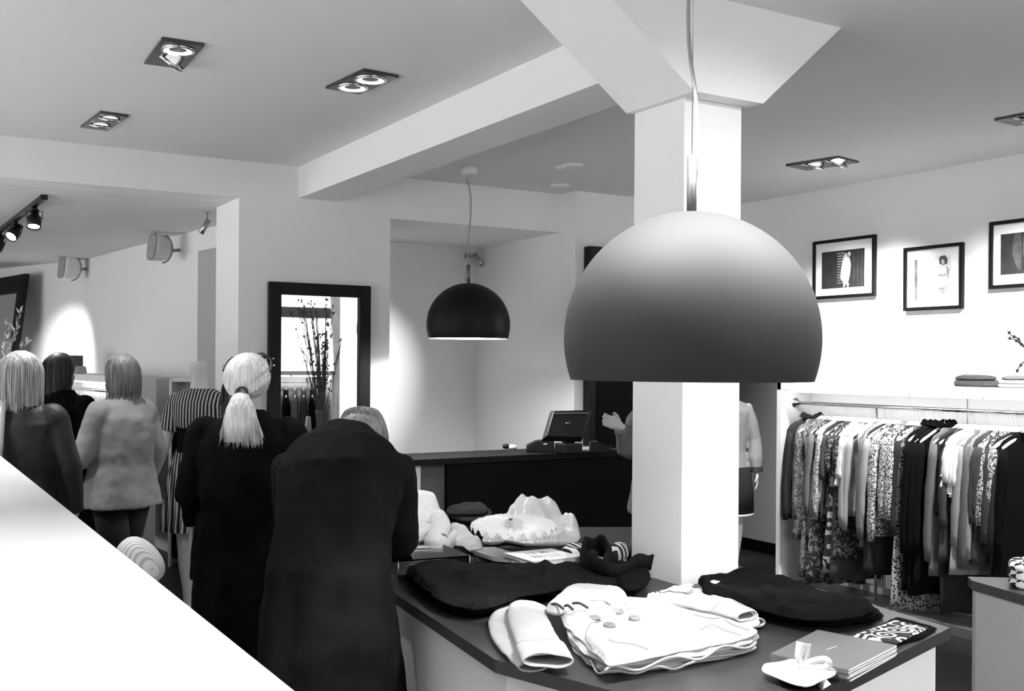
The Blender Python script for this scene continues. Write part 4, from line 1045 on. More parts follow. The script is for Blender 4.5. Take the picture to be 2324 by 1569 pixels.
# ---- catalogues
P0 = [(1748, 1486), (1856, 1431), (2035, 1466), (1925, 1522)]
BK = mat('grey_cover_card', 0.13, 0.4, noise_amt=0.05, noise_scale=6)
for k in range(5):
    zk = TZ + 0.001 + 0.0062 * k
    P = [onz(a, b + 0, TZ + 0.03) for a, b in P0]
    c = sum(P, Vector()) / 4; a = R([1.2, -0.8, 0.5, -0.3, 0][k])
    Q = [tuple((Matrix.Rotation(a, 2) @ ((p - c).xy)) + c.xy) for p in P]
    t = thing('catalogue', ['grey-covered catalogue at the bottom of the stack at the table corner', 'grey-covered catalogue, second from the bottom of the stack at the table corner', 'grey-covered catalogue in the middle of the stack at the table corner',
                            'grey-covered catalogue, second from the top of the stack at the table corner', 'grey-covered catalogue lying on top of the stack, thin white line on its cover'][k], 'catalogue', (c.x, c.y, zk), 0, 'catalogues stacked on the near table')
    MB().prism(Q, zk, zk + 0.0058).build('cover', BK, t)
    Qi = inset(Q, 0.0006)
    d1 = (Vector(Q[3]) - Vector(Q[0])).normalized() * 0.0012
    e1 = Vector(Q[2]) - Vector(Q[3]); e0 = Vector(Q[3]) - Vector(Q[0])
    # page block sticks out on the right long side
    R0 = [tuple(Vector(Q[3]) - e0 * 0.03), tuple(Vector(Q[3]) + e0.normalized() * 0.0015 + e1 * .01), tuple(Vector(Q[2]) + e0.normalized() * 0.0015 - e1 * .01), tuple(Vector(Q[2]) - e0 * 0.03)]
    MB().prism(R0, zk + 0.0008, zk + 0.0050).build('pages', M['paper'], t)
    if k == 4:
        p = onz(1876, 1475, zk + 0.006); q = onz(1899, 1467, zk + 0.006); d = (q - p).normalized(); nn_ = Vector((-d.y, d.x, 0)) * 0.0012
        MB().prism([tuple((p + nn_)[:2]), tuple((q + nn_)[:2]), tuple((q - nn_)[:2]), tuple((p - nn_)[:2])], zk + 0.0058, zk + 0.0062).build('title_line', M['paper'], t)

# ---- patterned folded scarf
RNG = mat_bands('white_drop_pattern', 0.03, 0.82, kind='rings', scale=19, thr=0.12, mult=17)
t = top_thing('scarf', 'folded scarf with drop pattern on white and black edges, at the right table corner', 'scarf', (2030, 1432), TZ)
pillow('cloth', [(1985, 1424), (2035, 1402), (2110, 1420), (2128, 1428), (2090, 1450), (2040, 1462), (1990, 1455)], TZ + 0.001, 0.008, BLK, t, g=0.008, seed=50, sm=False, edge=0.003)
pillow('cloth', [(1932, 1446), (2030, 1409), (2108, 1427), (2036, 1462)], TZ + 0.009, 0.007, RNG, t, g=0.008, seed=51, sm=False, edge=0.002, wr=0.002)

# ---- white pouch with ribbon
t = top_thing('pouch', 'small white cloth pouch tied with a ribbon bow, at the front table corner', 'pouch', (1815, 1530), TZ)
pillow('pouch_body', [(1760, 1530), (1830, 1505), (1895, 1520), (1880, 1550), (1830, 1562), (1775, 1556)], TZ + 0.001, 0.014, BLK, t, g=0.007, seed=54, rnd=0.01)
pb = pillow('pouch_body', [(1728, 1514), (1765, 1512), (1800, 1490), (1830, 1484), (1898, 1515), (1900, 1530), (1870, 1545), (1835, 1560), (1800, 1553), (1760, 1538), (1730, 1526)], TZ + 0.016, 0.012, WHT, t, g=0.007, seed=55, rnd=0.012, wr=0.004,
            ridges=[([(1735, 1520), (1800, 1510), (1880, 1522)], 0.006, 0.008), ([(1812, 1495), (1830, 1550)], 0.005, 0.006)])
def ribbon(name, pts, wd, m, parent, tw=0.0):
    pts = catmull(pts, 7); n = len(pts); vs = []; fs = []
    for i in range(n):
        td = (pts[min(i + 1, n - 1)] - pts[max(i - 1, 0)]).normalized()
        s_ = td.cross(Fv); s_ = s_.normalized() if s_.length > 1e-4 else Rv
        w_ = wd[0] + (wd[1] - wd[0]) * i / (n - 1) if hasattr(wd, '__len__') else wd
        vs += [pts[i] - s_ * w_, pts[i] + s_ * w_]
    for i in range(n - 1): fs.append((2 * i, 2 * i + 1, 2 * i + 3, 2 * i + 2))
    o = MB().add(vs, fs, 0, True).build(name, m, parent)
    md = o.modifiers.new('cloth', 'SOLIDIFY'); md.thickness = 0.0015; md.offset = 0
    return o
kn = onz(1822, 1512, TZ + 0.037)
def up(dx, dy, dz): return kn + Rv * dx + Fv * dy + Zv * dz
ribbon('ribbon', [kn, up(-0.010, 0, 0.022), up(-0.002, 0, 0.058)], (0.004, 0.015), SAT, t)
ribbon('ribbon', [kn, up(0.010, 0.004, 0.022), up(0.012, 0.004, 0.054)], (0.004, 0.010), SAT, t)
ribbon('ribbon', [kn, up(0.022, -0.004, 0.012), up(0.052, -0.006, 0.018), up(0.062, -0.008, 0.006), up(0.040, -0.01, -0.004), kn + Vector((0, 0, -0.003))], 0.009, SAT, t)
ribbon('ribbon', [kn, up(0.018, -0.02, -0.008), up(0.028, -0.045, -0.018), up(0.036, -0.075, -0.030)], (0.006, 0.014), SAT, t)
MB().lathe([(0.001, -0.010), (0.009, -0.008), (0.011, 0), (0.009, 0.008), (0.001, 0.010)], 14, mtx=Matrix.Translation(kn)).build('knot', SAT, t)

# ---- white book with hand-lettered title
zb_ = TZ + 0.060
t = top_thing('book', 'white hardback book with sketchy lettering on its cover, left of the coat collar', 'book', (1230, 1262), TZ)
P = [onz(a, b, zb_) for a, b in [(1142, 1255), (1209, 1275), (1320, 1263), (1252, 1245)]]
Q = [tuple(p[:2]) for p in P]
MB().prism(Q, zb_ - 0.0035, zb_).build('cover', M['paper'], t)
MB().prism(inset(Q, 0.003), zb_ - 0.022, zb_ - 0.0035).build('pages', M['paper'], t)
MB().prism(Q, zb_ - 0.0255, zb_ - 0.022).build('cover', M['paper'], t)
MB().prism(inset(Q, 0.01), TZ + 0.001, zb_ - 0.0255).build('lower_book', M['plasticlight'], t)
ink = MB(); rn = random.Random(5)
def bk(u, v): return P[0] * (1 - u) * (1 - v) + P[1] * (1 - u) * v + P[3] * u * (1 - v) + P[2] * u * v
glyph = {'I': [[(0, 0), (0, 1)]], 'N': [[(0, 0), (0, 1), (.7, 0), (.7, 1)]], 'M': [[(0, 0), (.1, 1), (.45, .2), (.8, 1), (.9, 0)]], 'Y': [[(0, 1), (.35, .5), (.7, 1)], [(.35, .5), (.35, 0)]],
         'L': [[(0, 1), (0, 0), (.6, 0)]], 'A': [[(0, 0), (.35, 1), (.7, 0)], [(.15, .4), (.55, .4)]], 'E': [[(.6, 1), (0, 1), (0, 0), (.6, 0)], [(0, .5), (.5, .5)]]}
def write(text, u0, v0, su, sv):
    for k, ch in enumerate(text):
        for st in glyph.get(ch, []):
            pts_ = [bk(u0 + (k * 1.05 + x) * su, v0 + (1 - y) * sv) + Vector((0, 0, 0.0004)) for x, y in st]
            ink.tube(pts_, 0.0009, 4)
write('IN MY', 0.30, 0.22, 0.085, 0.2); write('MAILLE', 0.22, 0.52, 0.095, 0.24)
ink.build('title', M['plasticgrey'], t)

# ---- black flap purse
t = top_thing('purse', 'black folded purse between the glass case and the white book', 'purse', (1120, 1268), TZ)
LEA = mat('black_leather', 0.02, 0.42, noise_amt=0.2, bump=0.2, bump_scale=200)
pillow('purse_body', [(1068, 1252), (1130, 1250), (1185, 1268), (1192, 1284), (1130, 1290), (1080, 1272)], TZ + 0.001, 0.03, LEA, t, seed=60, sm=False, g=0.01)
pillow('flap', [(1062, 1246), (1125, 1244), (1188, 1266), (1186, 1280), (1120, 1274), (1080, 1260)], TZ + 0.033, 0.012, LEA, t, seed=61, sm=False, g=0.01)
q = onz(1180, 1280, TZ + 0.03)
MB().lathe([(0.001, -0.004), (0.010, -0.004), (0.012, 0), (0.010, 0.004), (0.001, 0.004)], 20, mtx=Matrix.Translation(q) @ Matrix.Rotation(R(90), 4, 'X')).build('clasp', M['steel'], t)

# ---- glass jewellery case
zt = TZ + 0.072
P = [onz(a, b, zt) for a, b in [(866, 1240), (904, 1273), (1066, 1261), (1006, 1236)]]
c = sum(P, Vector()) / 4
t = thing('display_case', 'low clear glass jewellery case on the left end of the near table', 'display case', (c.x, c.y, TZ))
Q = [tuple(p[:2]) for p in P]
MB().prism(Q, zt - 0.006, zt).build('lid', M['glassgrey'] if 'glassgrey' in M else M['glass'], t)
Qi = inset(Q, 0.005)
n = 4
for i in range(4):
    a0, a1 = Q[i], Q[(i + 1) % 4]; b0, b1 = Qi[i], Qi[(i + 1) % 4]
    MB().prism([a0, a1, b1, b0], TZ + 0.005, zt - 0.006).build('side_glass', M['glass'], t)
MB().prism(Q, TZ, TZ + 0.005).build('base', M['walldark'], t)
for i in range(4):
    p = Vector(Q[i]); MB().tube([(p.x, p.y, TZ + 0.004), (p.x, p.y, zt)], 0.0022, 6).build('edge', M['steel'], t)
def case_pt(u, v): return P[0] * (1 - u) * (1 - v) + P[1] * (1 - u) * v + P[3] * u * (1 - v) + P[2] * u * v
jew = [('necklace', 0.16, 0.75, 'thin silver chain necklace at the left end in the glass case'), ('ring', 0.36, 0.72, 'silver ring left of centre in the glass case'), ('ring', 0.46, 0.6, 'silver ring with stone at the centre of the glass case'), ('bracelet', 0.62, 0.75, 'broad silver bracelet right of centre in the glass case'), ('brooch', 0.85, 0.82, 'round silver brooch at the right end in the glass case')]
for (nm, u, v, lb) in jew:
    p = case_pt(u, v); z = TZ + 0.006
    mb = MB()
    if nm == 'necklace':
        for k in range(26):
            a = 2 * math.pi * k / 26; mb.lathe([(0.001, 0), (0.0028, 0.002), (0.001, 0.004)], 8, mtx=Matrix.Translation((p.x + 0.032 * math.cos(a) * (1 + .2 * math.sin(3 * a)), p.y + 0.024 * math.sin(a), z)))
    elif nm == 'ring':
        mb.tube([(p.x + 0.009 * math.cos(a), p.y, z + 0.010 + 0.009 * math.sin(a)) for a in [2 * math.pi * k / 20 for k in range(21)]], 0.0016, 6)
        mb.lathe([(0.001, 0.020), (0.004, 0.022), (0.001, 0.027)], 8, mtx=Matrix.Translation((p.x, p.y, z)))
    elif nm == 'bracelet':
        mb.lathe([(0.030, 0), (0.032, 0), (0.032, 0.016), (0.030, 0.016), (0.030, 0)], 40, mtx=Matrix.Translation((p.x, p.y, z)))
    else:
        mb.lathe([(0.001, 0.004), (0.008, 0.005), (0.016, 0.003), (0.018, 0), (0.001, 0)], 24, mtx=Matrix.Translation((p.x, p.y, z)))
    tag(mb.build(nm, M['chrome']), lb, 'jewellery')

# ---- far table: white heaps
ZF = TZ + 0.03
t = top_thing('jacket', 'white jacket heaped on the far table at left, sleeve rolled over itself', 'jacket', (970, 1210), ZF)
pillow('jacket_body', [(872, 1238), (880, 1205), (900, 1196), (990, 1192), (1010, 1208), (1000, 1235), (940, 1246), (890, 1248)], ZF + 0.001, 0.05, WHT2, t, seed=70, rnd=0.04, wr=0.02, wscale=5, edge=0.01, zref=ZF,
       ridges=[([(890, 1205), (940, 1198), (965, 1200)], 0.11, 0.10), ([(900, 1230), (960, 1232)], 0.03, 0.03)])
fold_tube('sleeve', [(962, 1190), (975, 1168), (992, 1172), (1000, 1200), (990, 1228), (1010, 1232), (1030, 1214), (1042, 1204)], [ZF + .05, ZF + .06, ZF + .07, ZF + .06, ZF + .04, ZF + .03, ZF + .04, ZF + .05], [0.02, 0.035, 0.04, 0.045, 0.05, 0.04, 0.02, 0.008], WHT2, t, flat=0.7)
pillow('sleeve', [(1000, 1236), (1020, 1212), (1045, 1208), (1060, 1222), (1094, 1240), (1096, 1250), (1060, 1252), (1050, 1240), (1020, 1238)], ZF + 0.001, 0.03, WHT2, t, seed=72, rnd=0.03, wr=0.012, edge=0.006, g=0.007, zref=ZF + .01,
       ridges=[([(1020, 1214), (1050, 1228)], 0.04, 0.03), ([(1060, 1225), (1090, 1244)], 0.02, 0.02)])
t = top_thing('jumper', 'stack of dark knitted jumpers on the far table between the white heaps', 'jumper', (1060, 1205), ZF)
for k in range(5):
    pillow('folded_layer', [(1005, 1214), (1040, 1200), (1120, 1200), (1112, 1222), (1050, 1226)], ZF + 0.001 + 0.018 * k, 0.02, BLK if k % 2 else F['char'], t, seed=74 + k, g=0.012, edge=0.012, rnd=0.012, zref=ZF)
pillow('folded_layer', [(1006, 1216), (1042, 1203), (1108, 1203), (1104, 1222), (1040, 1224)], ZF + 0.092, 0.03, F['char'], t, seed=80, g=0.012, rnd=0.05, wr=0.012, zref=ZF)
t = top_thing('blouse', 'white satin blouse with a gathered ruffle heaped on the far table at right', 'blouse', (1210, 1205), ZF)
pillow('blouse_body', [(1095, 1234), (1120, 1216), (1200, 1204), (1270, 1206), (1312, 1222), (1320, 1240), (1260, 1246), (1180, 1244), (1140, 1236)], ZF + 0.001, 0.04, SAT, t, seed=82, rnd=0.04, wr=0.03, wscale=9, edge=0.014, g=0.008, zref=ZF,
       ridges=[([(1150, 1200), (1200, 1212), (1240, 1202), (1270, 1205)], 0.11, 0.10), ([(1200, 1240), (1240, 1215)], 0.05, 0.025), ([(1275, 1205), (1300, 1225)], 0.05, 0.03), ([(1170, 1215), (1150, 1236)], -0.03, 0.02)])
# gathered ruffle: fan of pleats
rng_ = []
cc = onz(1165, 1190, ZF + 0.12)
for j, (rr, zz) in enumerate([(0.03, 0.0), (0.07, 0.012), (0.115, 0.0), (0.125, -0.012)]):
    rng_.append([cc + Rv * (rr * 1.35 * math.cos(a)) + Fv * (rr * 0.9 * math.sin(a)) + Zv * (zz + 0.004 * j * math.sin(22 * a) + 0.02 * math.sin(a)) for a in [2 * math.pi * k / 132 for k in range(132)]])
MB().rings(rng_, cap=False).build('ruffle', SAT, t)
pillow('sleeve', [(1092, 1240), (1100, 1228), (1130, 1220), (1152, 1228), (1146, 1240), (1115, 1244)], ZF + 0.002, 0.04, SAT, t, seed=85, rnd=0.03, wr=0.008, g=0.007, zref=ZF)
# striped top and strappy bag behind the collar
STR = mat_bands('bold_black_white_stripe', 0.01, 0.8, axis='X', scale=9, thr=0.5)
t = top_thing('top', 'black and white striped top crumpled between the white book and the column', 'top', (1340, 1255), TZ)
pillow('cloth', [(1270, 1262), (1285, 1250), (1330, 1247), (1345, 1252), (1352, 1264), (1330, 1272), (1290, 1268)], TZ + 0.001, 0.05, STR, t, seed=88, rnd=0.03, wr=0.008, zref=TZ + 0.02, g=0.008)
pillow('cloth', [(1375, 1262), (1392, 1248), (1425, 1250), (1428, 1264), (1400, 1274)], TZ + 0.001, 0.055, STR, t, seed=89, rnd=0.03, wr=0.01, zref=TZ + 0.02, g=0.008)

# ---- right small table: checked folded stack
CHK = bpy.data.materials.new('black_white_check'); CHK.use_nodes = True
_n = CHK.node_tree.nodes; _l = CHK.node_tree.links
_c = _n.new('ShaderNodeTexChecker'); _c.inputs['Scale'].default_value = 30; _c.inputs[1].default_value = (.8, .8, .8, 1); _c.inputs[2].default_value = (.01, .01, .01, 1)
_t = _n.new('ShaderNodeTexCoord'); _mp = _n.new('ShaderNodeMapping'); _mp.inputs['Rotation'].default_value = (0.3, 0.2, 0.7)
_l.new(_t.outputs['Object'], _mp.inputs[0]); _l.new(_mp.outputs[0], _c.inputs[0]); _l.new(_c.outputs[0], _n['Principled BSDF'].inputs['Base Color']); _n['Principled BSDF'].inputs['Roughness'].default_value = .9
for k in range(3):
    o = pillow('folded_cloth', [(2282, 1330), (2300, 1318), (2360, 1320), (2390, 1338), (2320, 1342)], TZ + 0.001 + 0.03 * k, 0.030, CHK, None, seed=90 + k, rnd=0.015, g=0.008, edge=0.01, zref=TZ)
    tag(o, ['black and white checked cloth at the bottom of the folded stack by the right border', 'black and white checked cloth in the middle of the folded stack by the right border', 'black and white checked cloth on top of the folded stack by the right border'][k], 'folded cloth', 'checked cloths on the small right table')

# ---- folded clothes on top of the rail cabinet
zs_ = ZT + 0.001
def on_cab(pxs, zr): return [tuple(onx(a, 872, 5.74)[:2]) for a in pxs]
def cab_rect(pa, pb, x0=5.60, x1=5.86):
    ya_ = onx(pa, 870, 5.6).y; yb_ = onx(pb, 870, 5.6).y
    return [(x0, ya_), (x1, ya_ + 0.05), (x1, yb_ + 0.02), (x0, yb_)]
t = thing('trousers', 'dark folded trousers lying on top of the white rail cabinet', 'trousers', (5.7, onx(2200, 870, 5.6).y, ZT))
pillow('folded_layer', None, zs_, 0.035, F['dark'], t, xy=cab_rect(2153, 2252), seed=95, edge=0.006)
pillow('folded_layer', None, zs_ + 0.033, 0.032, F['dark'], t, xy=cab_rect(2156, 2225, 5.61, 5.83), seed=96, rnd=0.05, edge=0.006, wr=0.008)
t = thing('jumper', 'white and grey folded jumpers on top of the rail cabinet at the right border', 'jumper', (5.7, onx(2300, 870, 5.6).y, ZT))
for k in range(3):
    pillow('folded_layer', None, zs_ + 0.022 * k, 0.023, [M['paper'], M['paper'], F['mid']][k], t, xy=cab_rect([2253, 2256, 2262][k], 2350), seed=97 + k, rnd=0.02, edge=0.005)

# ---- things on the till counter
ZC = 1.015
def cpt(px, py): return onz(px, py, ZC)
t = thing('pos_monitor', 'black touch-screen till seen from behind on the counter', 'till', tuple(cpt(1290, 1030)))
c = cpt(1278, 1030)
th = R(20)
ux = Rv; 
# back of the tilted screen: frame of reference u along counter, w up the slope
pA = dep(1231, 998, 6.85); pB = dep(1250, 933, 6.95); pC = dep(1344, 931, 7.0); pD = dep(1321, 1000, 6.9)
nrm = (pB - pA).cross(pD - pA).normalized()
if nrm.dot(Fv) > 0: nrm = -nrm
cen = (pA + pB + pC + pD) / 4
mb = MB(); bk_ = [p for p in (pA, pB, pC, pD)]; fr_ = [cen + (p - cen) * 1.0 - nrm * 0.03 for p in bk_]; inn = [cen + (p - cen) * 0.86 + nrm * 0.03 for p in bk_]
vs = fr_ + bk_ + inn
fs = [(0, 1, 2, 3)] + [(i, (i + 1) % 4, 4 + (i + 1) % 4, 4 + i) for i in range(4)] + [(4 + i, 4 + (i + 1) % 4, 8 + (i + 1) % 4, 8 + i) for i in range(4)] + [(8, 9, 10, 11)]
mb.add(vs, fs).build('screen_housing', M['plasticblack'], t, bevel=0.003)
a_ = inn[1] + (inn[0] - inn[1]) * .08 + nrm * .001; b_ = inn[2] + (inn[3] - inn[2]) * .08 + nrm * .001; dn_ = (inn[0] - inn[1]).normalized() * 0.009
MB().add([a_, b_, b_ + dn_, a_ + dn_, a_ + nrm * .003, b_ + nrm * .003, b_ + dn_ + nrm * .003, a_ + dn_ + nrm * .003], [(3, 2, 1, 0), (4, 5, 6, 7), (0, 1, 5, 4), (1, 2, 6, 5), (2, 3, 7, 6), (3, 0, 4, 7)]).build('vent_bar', M['walldark'], t)
lg = cen + nrm * 0.033
MB().tube(catmull([lg - Rv * .016 - Zv * .004, lg - Rv * .006 + Zv * .003, lg + Rv * .006 + Zv * .001, lg + Rv * .018 + Zv * .006], 5), [0.003] * 5 + [0.004] * 6 + [0.0015] * 5, 6).build('badge', M['chrome'], t)
MB().box((c.x - 0.02, c.y - 0.06, ZC), (c.x + 0.12, c.y + 0.08, ZC + 0.07)).box((c.x + 0.01, c.y - 0.02, ZC + 0.07), (c.x + 0.09, c.y + 0.04, ZC + 0.14)).build('stand', M['plasticblack'], t, bevel=0.01)
def oriented(c, rz): return Matrix.Translation(c) @ Matrix.Rotation(rz, 4, 'Z')
c = cpt(1226, 1026); T = oriented(c, R(-31))
t = thing('receipt_printer', 'small dark receipt printer left of the till screen', 'printer', tuple(c))
prof = [(-0.095, 0), (0.095, 0), (0.095, 0.075), (0.04, 0.085), (-0.03, 0.078), (-0.095, 0.045)]
mb = MB(); vs = [T @ Vector((x, -0.06, z)) for x, z in prof] + [T @ Vector((x, 0.07, z)) for x, z in prof]
mb.add(vs, [(0, 1, 2, 3, 4, 5), (11, 10, 9, 8, 7, 6)] + [(i, (i + 1) % 6, 6 + (i + 1) % 6, 6 + i) for i in range(6)]).build('printer_body', M['dkplastic'] if 'dkplastic' in M else M['plasticblack'], t, bevel=0.006)
MB().box((0.02, -0.0625, 0.055), (0.045, -0.0605, 0.063), mtx=T).build('label', M['paper'], t)
c = cpt(1155, 1021); T = oriented(c, R(-31))
t = thing('hand_scanner', 'small pale and black rounded gadget lying on the left part of the counter', 'gadget', tuple(c))
MB().tube([T @ Vector((-0.045, 0, 0.02)), T @ Vector((-0.03, 0, 0.024)), T @ Vector((0.0, 0, 0.02))], [0.012, 0.02, 0.019], 16, flat=0.9).build('grip', M['plasticblack'], t)
MB().tube([T @ Vector((0.0, 0, 0.019)), T @ Vector((0.03, 0, 0.02)), T @ Vector((0.055, 0, 0.016))], [0.019, 0.02, 0.013], 16, flat=0.9).build('head', M['whiteshelf'], t)
c = cpt(1365, 1027); T = oriented(c, R(-31))
t = thing('card_terminal', 'black card terminal with silver keys right of the till screen', 'card terminal', tuple(c))
prof = [(-0.085, 0), (0.12, 0), (0.12, 0.012), (0.05, 0.03), (-0.02, 0.07), (-0.08, 0.075)]
mb = MB(); vs = [T @ Vector((x, -0.04, z)) for x, z in prof] + [T @ Vector((x, 0.04, z)) for x, z in prof]
mb.add(vs, [(0, 1, 2, 3, 4, 5), (11, 10, 9, 8, 7, 6)] + [(i, (i + 1) % 6, 6 + (i + 1) % 6, 6 + i) for i in range(6)]).build('terminal_body', M['plasticblack'], t, bevel=0.004)
MB().box((-0.07, -0.03, 0.0755), (-0.03, 0.03, 0.078), mtx=T).build('screen', M['steel'], t)
mb = MB()
for i in range(4):
    for j in range(3):
        mb.box((0.055 + i * 0.015, -0.028 + j * 0.02, 0.026 - i * 0.004), (0.066 + i * 0.015, -0.014 + j * 0.02, 0.034 - i * 0.004), mtx=T)
mb.build('keys', M['chrome'], t)
t = cpt(1318, 1021); T = oriented(t, R(-31))
tag(MB().box((-0.07, -0.05, 0), (0.07, 0.05, 0.012), mtx=T).box((-0.065, -0.045, 0.012), (0.065, 0.045, 0.02), mtx=T).build('note_pad', M['plasticlight'], bevel=0.002), 'pale note pad lying behind the stand of the till screen', 'note pad')

# ================================================================= PEOPLE AND MANNEQUINS
SKIN = mat('skin', 0.42, 0.55, noise_amt=0.05, noise_scale=12)
PLST = mat('mannequin_plastic', 0.62, 0.35, noise_amt=0.02)
def ellring(c, rx, ry, right, fwd, n=28, p=0.9, fold=0, ph=0, kf=7):
    out = []
    for k in range(n):
        a = 2 * math.pi * k / n; ca, sa = math.cos(a), math.sin(a)
        f = 1 + fold * math.sin(kf * a + ph) + fold * 0.6 * math.sin((kf * 2 - 3) * a + ph * 2)
        out.append(c + right * (rx * f * math.copysign(abs(ca) ** p, ca)) + fwd * (ry * f * math.copysign(abs(sa) ** p, sa)))
    return out
def spine_loft(mb, secs, right, fold=0, ph=0, n=28, kf=7):
    """secs: (centre, rx, ry)"""
    rings = []; m_ = len(secs)
    for i, s_ in enumerate(secs):
        c = Vector(s_[0]); a = Vector(secs[max(i - 1, 0)][0]); b = Vector(secs[min(i + 1, m_ - 1)][0])
        ax = (b - a).normalized(); r_ = Vector(right); r_ = (r_ - ax * r_.dot(ax)).normalized(); fw = ax.cross(r_)
        fo = fold * (s_[3] if len(s_) > 3 else 0)
        rings.append(ellring(c, s_[1], s_[2], r_, fw, n, 0.92, fo, ph + i * 0.12, kf))
    mb.rings(rings)
def ellipsoid(mb, c, r, rot=None, n=16, m_=10):
    rings = []
    for i in range(1, m_):
        a = math.pi * i / m_; z = -math.cos(a)
        rings.append([Vector((math.sin(a) * math.cos(2 * math.pi * k / n) * r[0], math.sin(a) * math.sin(2 * math.pi * k / n) * r[1], z * r[2])) for k in range(n)])
    rings = [[(rot @ v if rot else v) + Vector(c) for v in rg] for rg in rings]
    mb.rings(rings)
def remesh(o, vox, smooth=4, disp=0.0, dscale=0.08):
    md = o.modifiers.new('one_surface', 'REMESH'); md.mode = 'VOXEL'; md.voxel_size = vox; md.use_smooth_shade = True
    sm = o.modifiers.new('smooth', 'SMOOTH'); sm.factor = 0.5; sm.iterations = smooth
    if disp:
        tx = bpy.data.textures.get('cloth_folds_%g' % dscale) or bpy.data.textures.new('cloth_folds_%g' % dscale, 'CLOUDS'); tx.noise_scale = dscale; tx.noise_depth = 2
        d = o.modifiers.new('folds', 'DISPLACE'); d.texture = tx; d.strength = disp; d.mid_level = 0.5; d.texture_coords = 'LOCAL'
def hand(mb, wrist, dirv, side, palm_n, s=1.0, curl=0.35):
    """palm and five fingers; dirv points to the fingertips, side towards the thumb, palm_n out of the palm"""
    w = Vector(wrist); d = Vector(dirv).normalized(); sd = Vector(side); sd = (sd - d * sd.dot(d)).normalized(); pn = Vector(palm_n); pn = (pn - d * pn.dot(d) - sd * pn.dot(sd)).normalized()
    spine_loft(mb, [(w, .024 * s, .019 * s), (w + d * .03 * s, .033 * s, .016 * s), (w + d * .065 * s, .040 * s, .014 * s), (w + d * .088 * s, .038 * s, .012 * s)], sd, n=14)
    for k, (off, L) in enumerate([(.029, .068), (.0100, .078), (-.0095, .072), (-.028, .056)]):
        b = w + d * .082 * s + sd * off * s; L *= s
        p1 = b + d * L * .45 + pn * L * curl * .25 + sd * off * .08; p2 = p1 + d * L * .32 + pn * L * curl * .5; p3 = p2 + d * L * .2 + pn * L * curl * .6
        mb.tube([b - d * .01, p1, p2, p3], [.0092 * s, .0086 * s, .0080 * s, .0062 * s], 8)
    b = w + d * .025 * s + sd * .026 * s
    mb.tube([b, b + d * .025 * s + sd * .022 * s + pn * .006, b + d * .052 * s + sd * .028 * s + pn * .018, b + d * .070 * s + sd * .026 * s + pn * .024], [.013 * s, .011 * s, .0095 * s, .007 * s], 8)
def head_on(mb, c, face, up=(0, 0, 1), s=1.0):
    """head with jaw, nose, ears, lips and brow ridge; c = centre of the cranium"""
    f = Vector(face).normalized(); u = Vector(up).normalized(); u = (u - f * u.dot(f)).normalized(); r = f.cross(u)
    rot = Matrix((r, f, u)).transposed()
    c = Vector(c)
    def at(x, y, z): return c + rot @ (Vector((x, y, z)) * s)
    ellipsoid(mb, at(0, -.008, .012), (.073 * s, .092 * s, .090 * s), rot, 20, 14)
    ellipsoid(mb, at(0, .030, -.055), (.056 * s, .058 * s, .060 * s), rot)
    ellipsoid(mb, at(0, .066, -.095), (.022 * s, .020 * s, .018 * s), rot)          # chin
    mb.tube([at(0, .078, -.005), at(0, .092, -.030), at(0, .102, -.042), at(0, .084, -.050)], [.008 * s, .009 * s, .011 * s, .008 * s], 8)   # nose
    ellipsoid(mb, at(0, .080, -.068), (.022 * s, .011 * s, .006 * s), rot, 10, 6); ellipsoid(mb, at(0, .079, -.077), (.019 * s, .011 * s, .006 * s), rot, 10, 6)   # lips
    for q in (-1, 1):
        ellipsoid(mb, at(q * .031, .072, -.006), (.014 * s, .010 * s, .010 * s), rot, 10, 6)      # eyes
        ellipsoid(mb, at(q * .030, .074, .014), (.020 * s, .010 * s, .006 * s), rot, 10, 6)      # brow
        ellipsoid(mb, at(q * .074, -.005, -.020), (.010 * s, .018 * s, .030 * s), rot, 10, 8)     # ears
    return rot
def limbs(mb, sh, el, wr, rads=(.050, .040, .036, .026)):
    sh, el, wr = map(Vector, (sh, el, wr))
    mb.tube([sh + (Vector((0, 0, .02)) - (el - sh).normalized() * .02), sh, sh.lerp(el, .5), el, el.lerp(wr, .3), wr], [rads[0] * .55, rads[0] * .95, (rads[0] + rads[1]) / 2, rads[1], rads[2] * 1.05, rads[3]], 14)
def leg(mb, hip, kn, an, toe, s=1.0):
    hip, kn, an, toe = map(Vector, (hip, kn, an, toe))
    mb.tube([hip, hip.lerp(kn, .5), kn, kn.lerp(an, .35), kn.lerp(an, .75), an], [.090 * s, .075 * s, .056 * s, .056 * s, .040 * s, .034 * s], 16)
    mb.tube([an + (an - toe) * .15 - Vector((0, 0, .02)), an.lerp(toe, .4) - Vector((0, 0, .02)), toe], [.034, .036, .026], 12, flat=0.8)

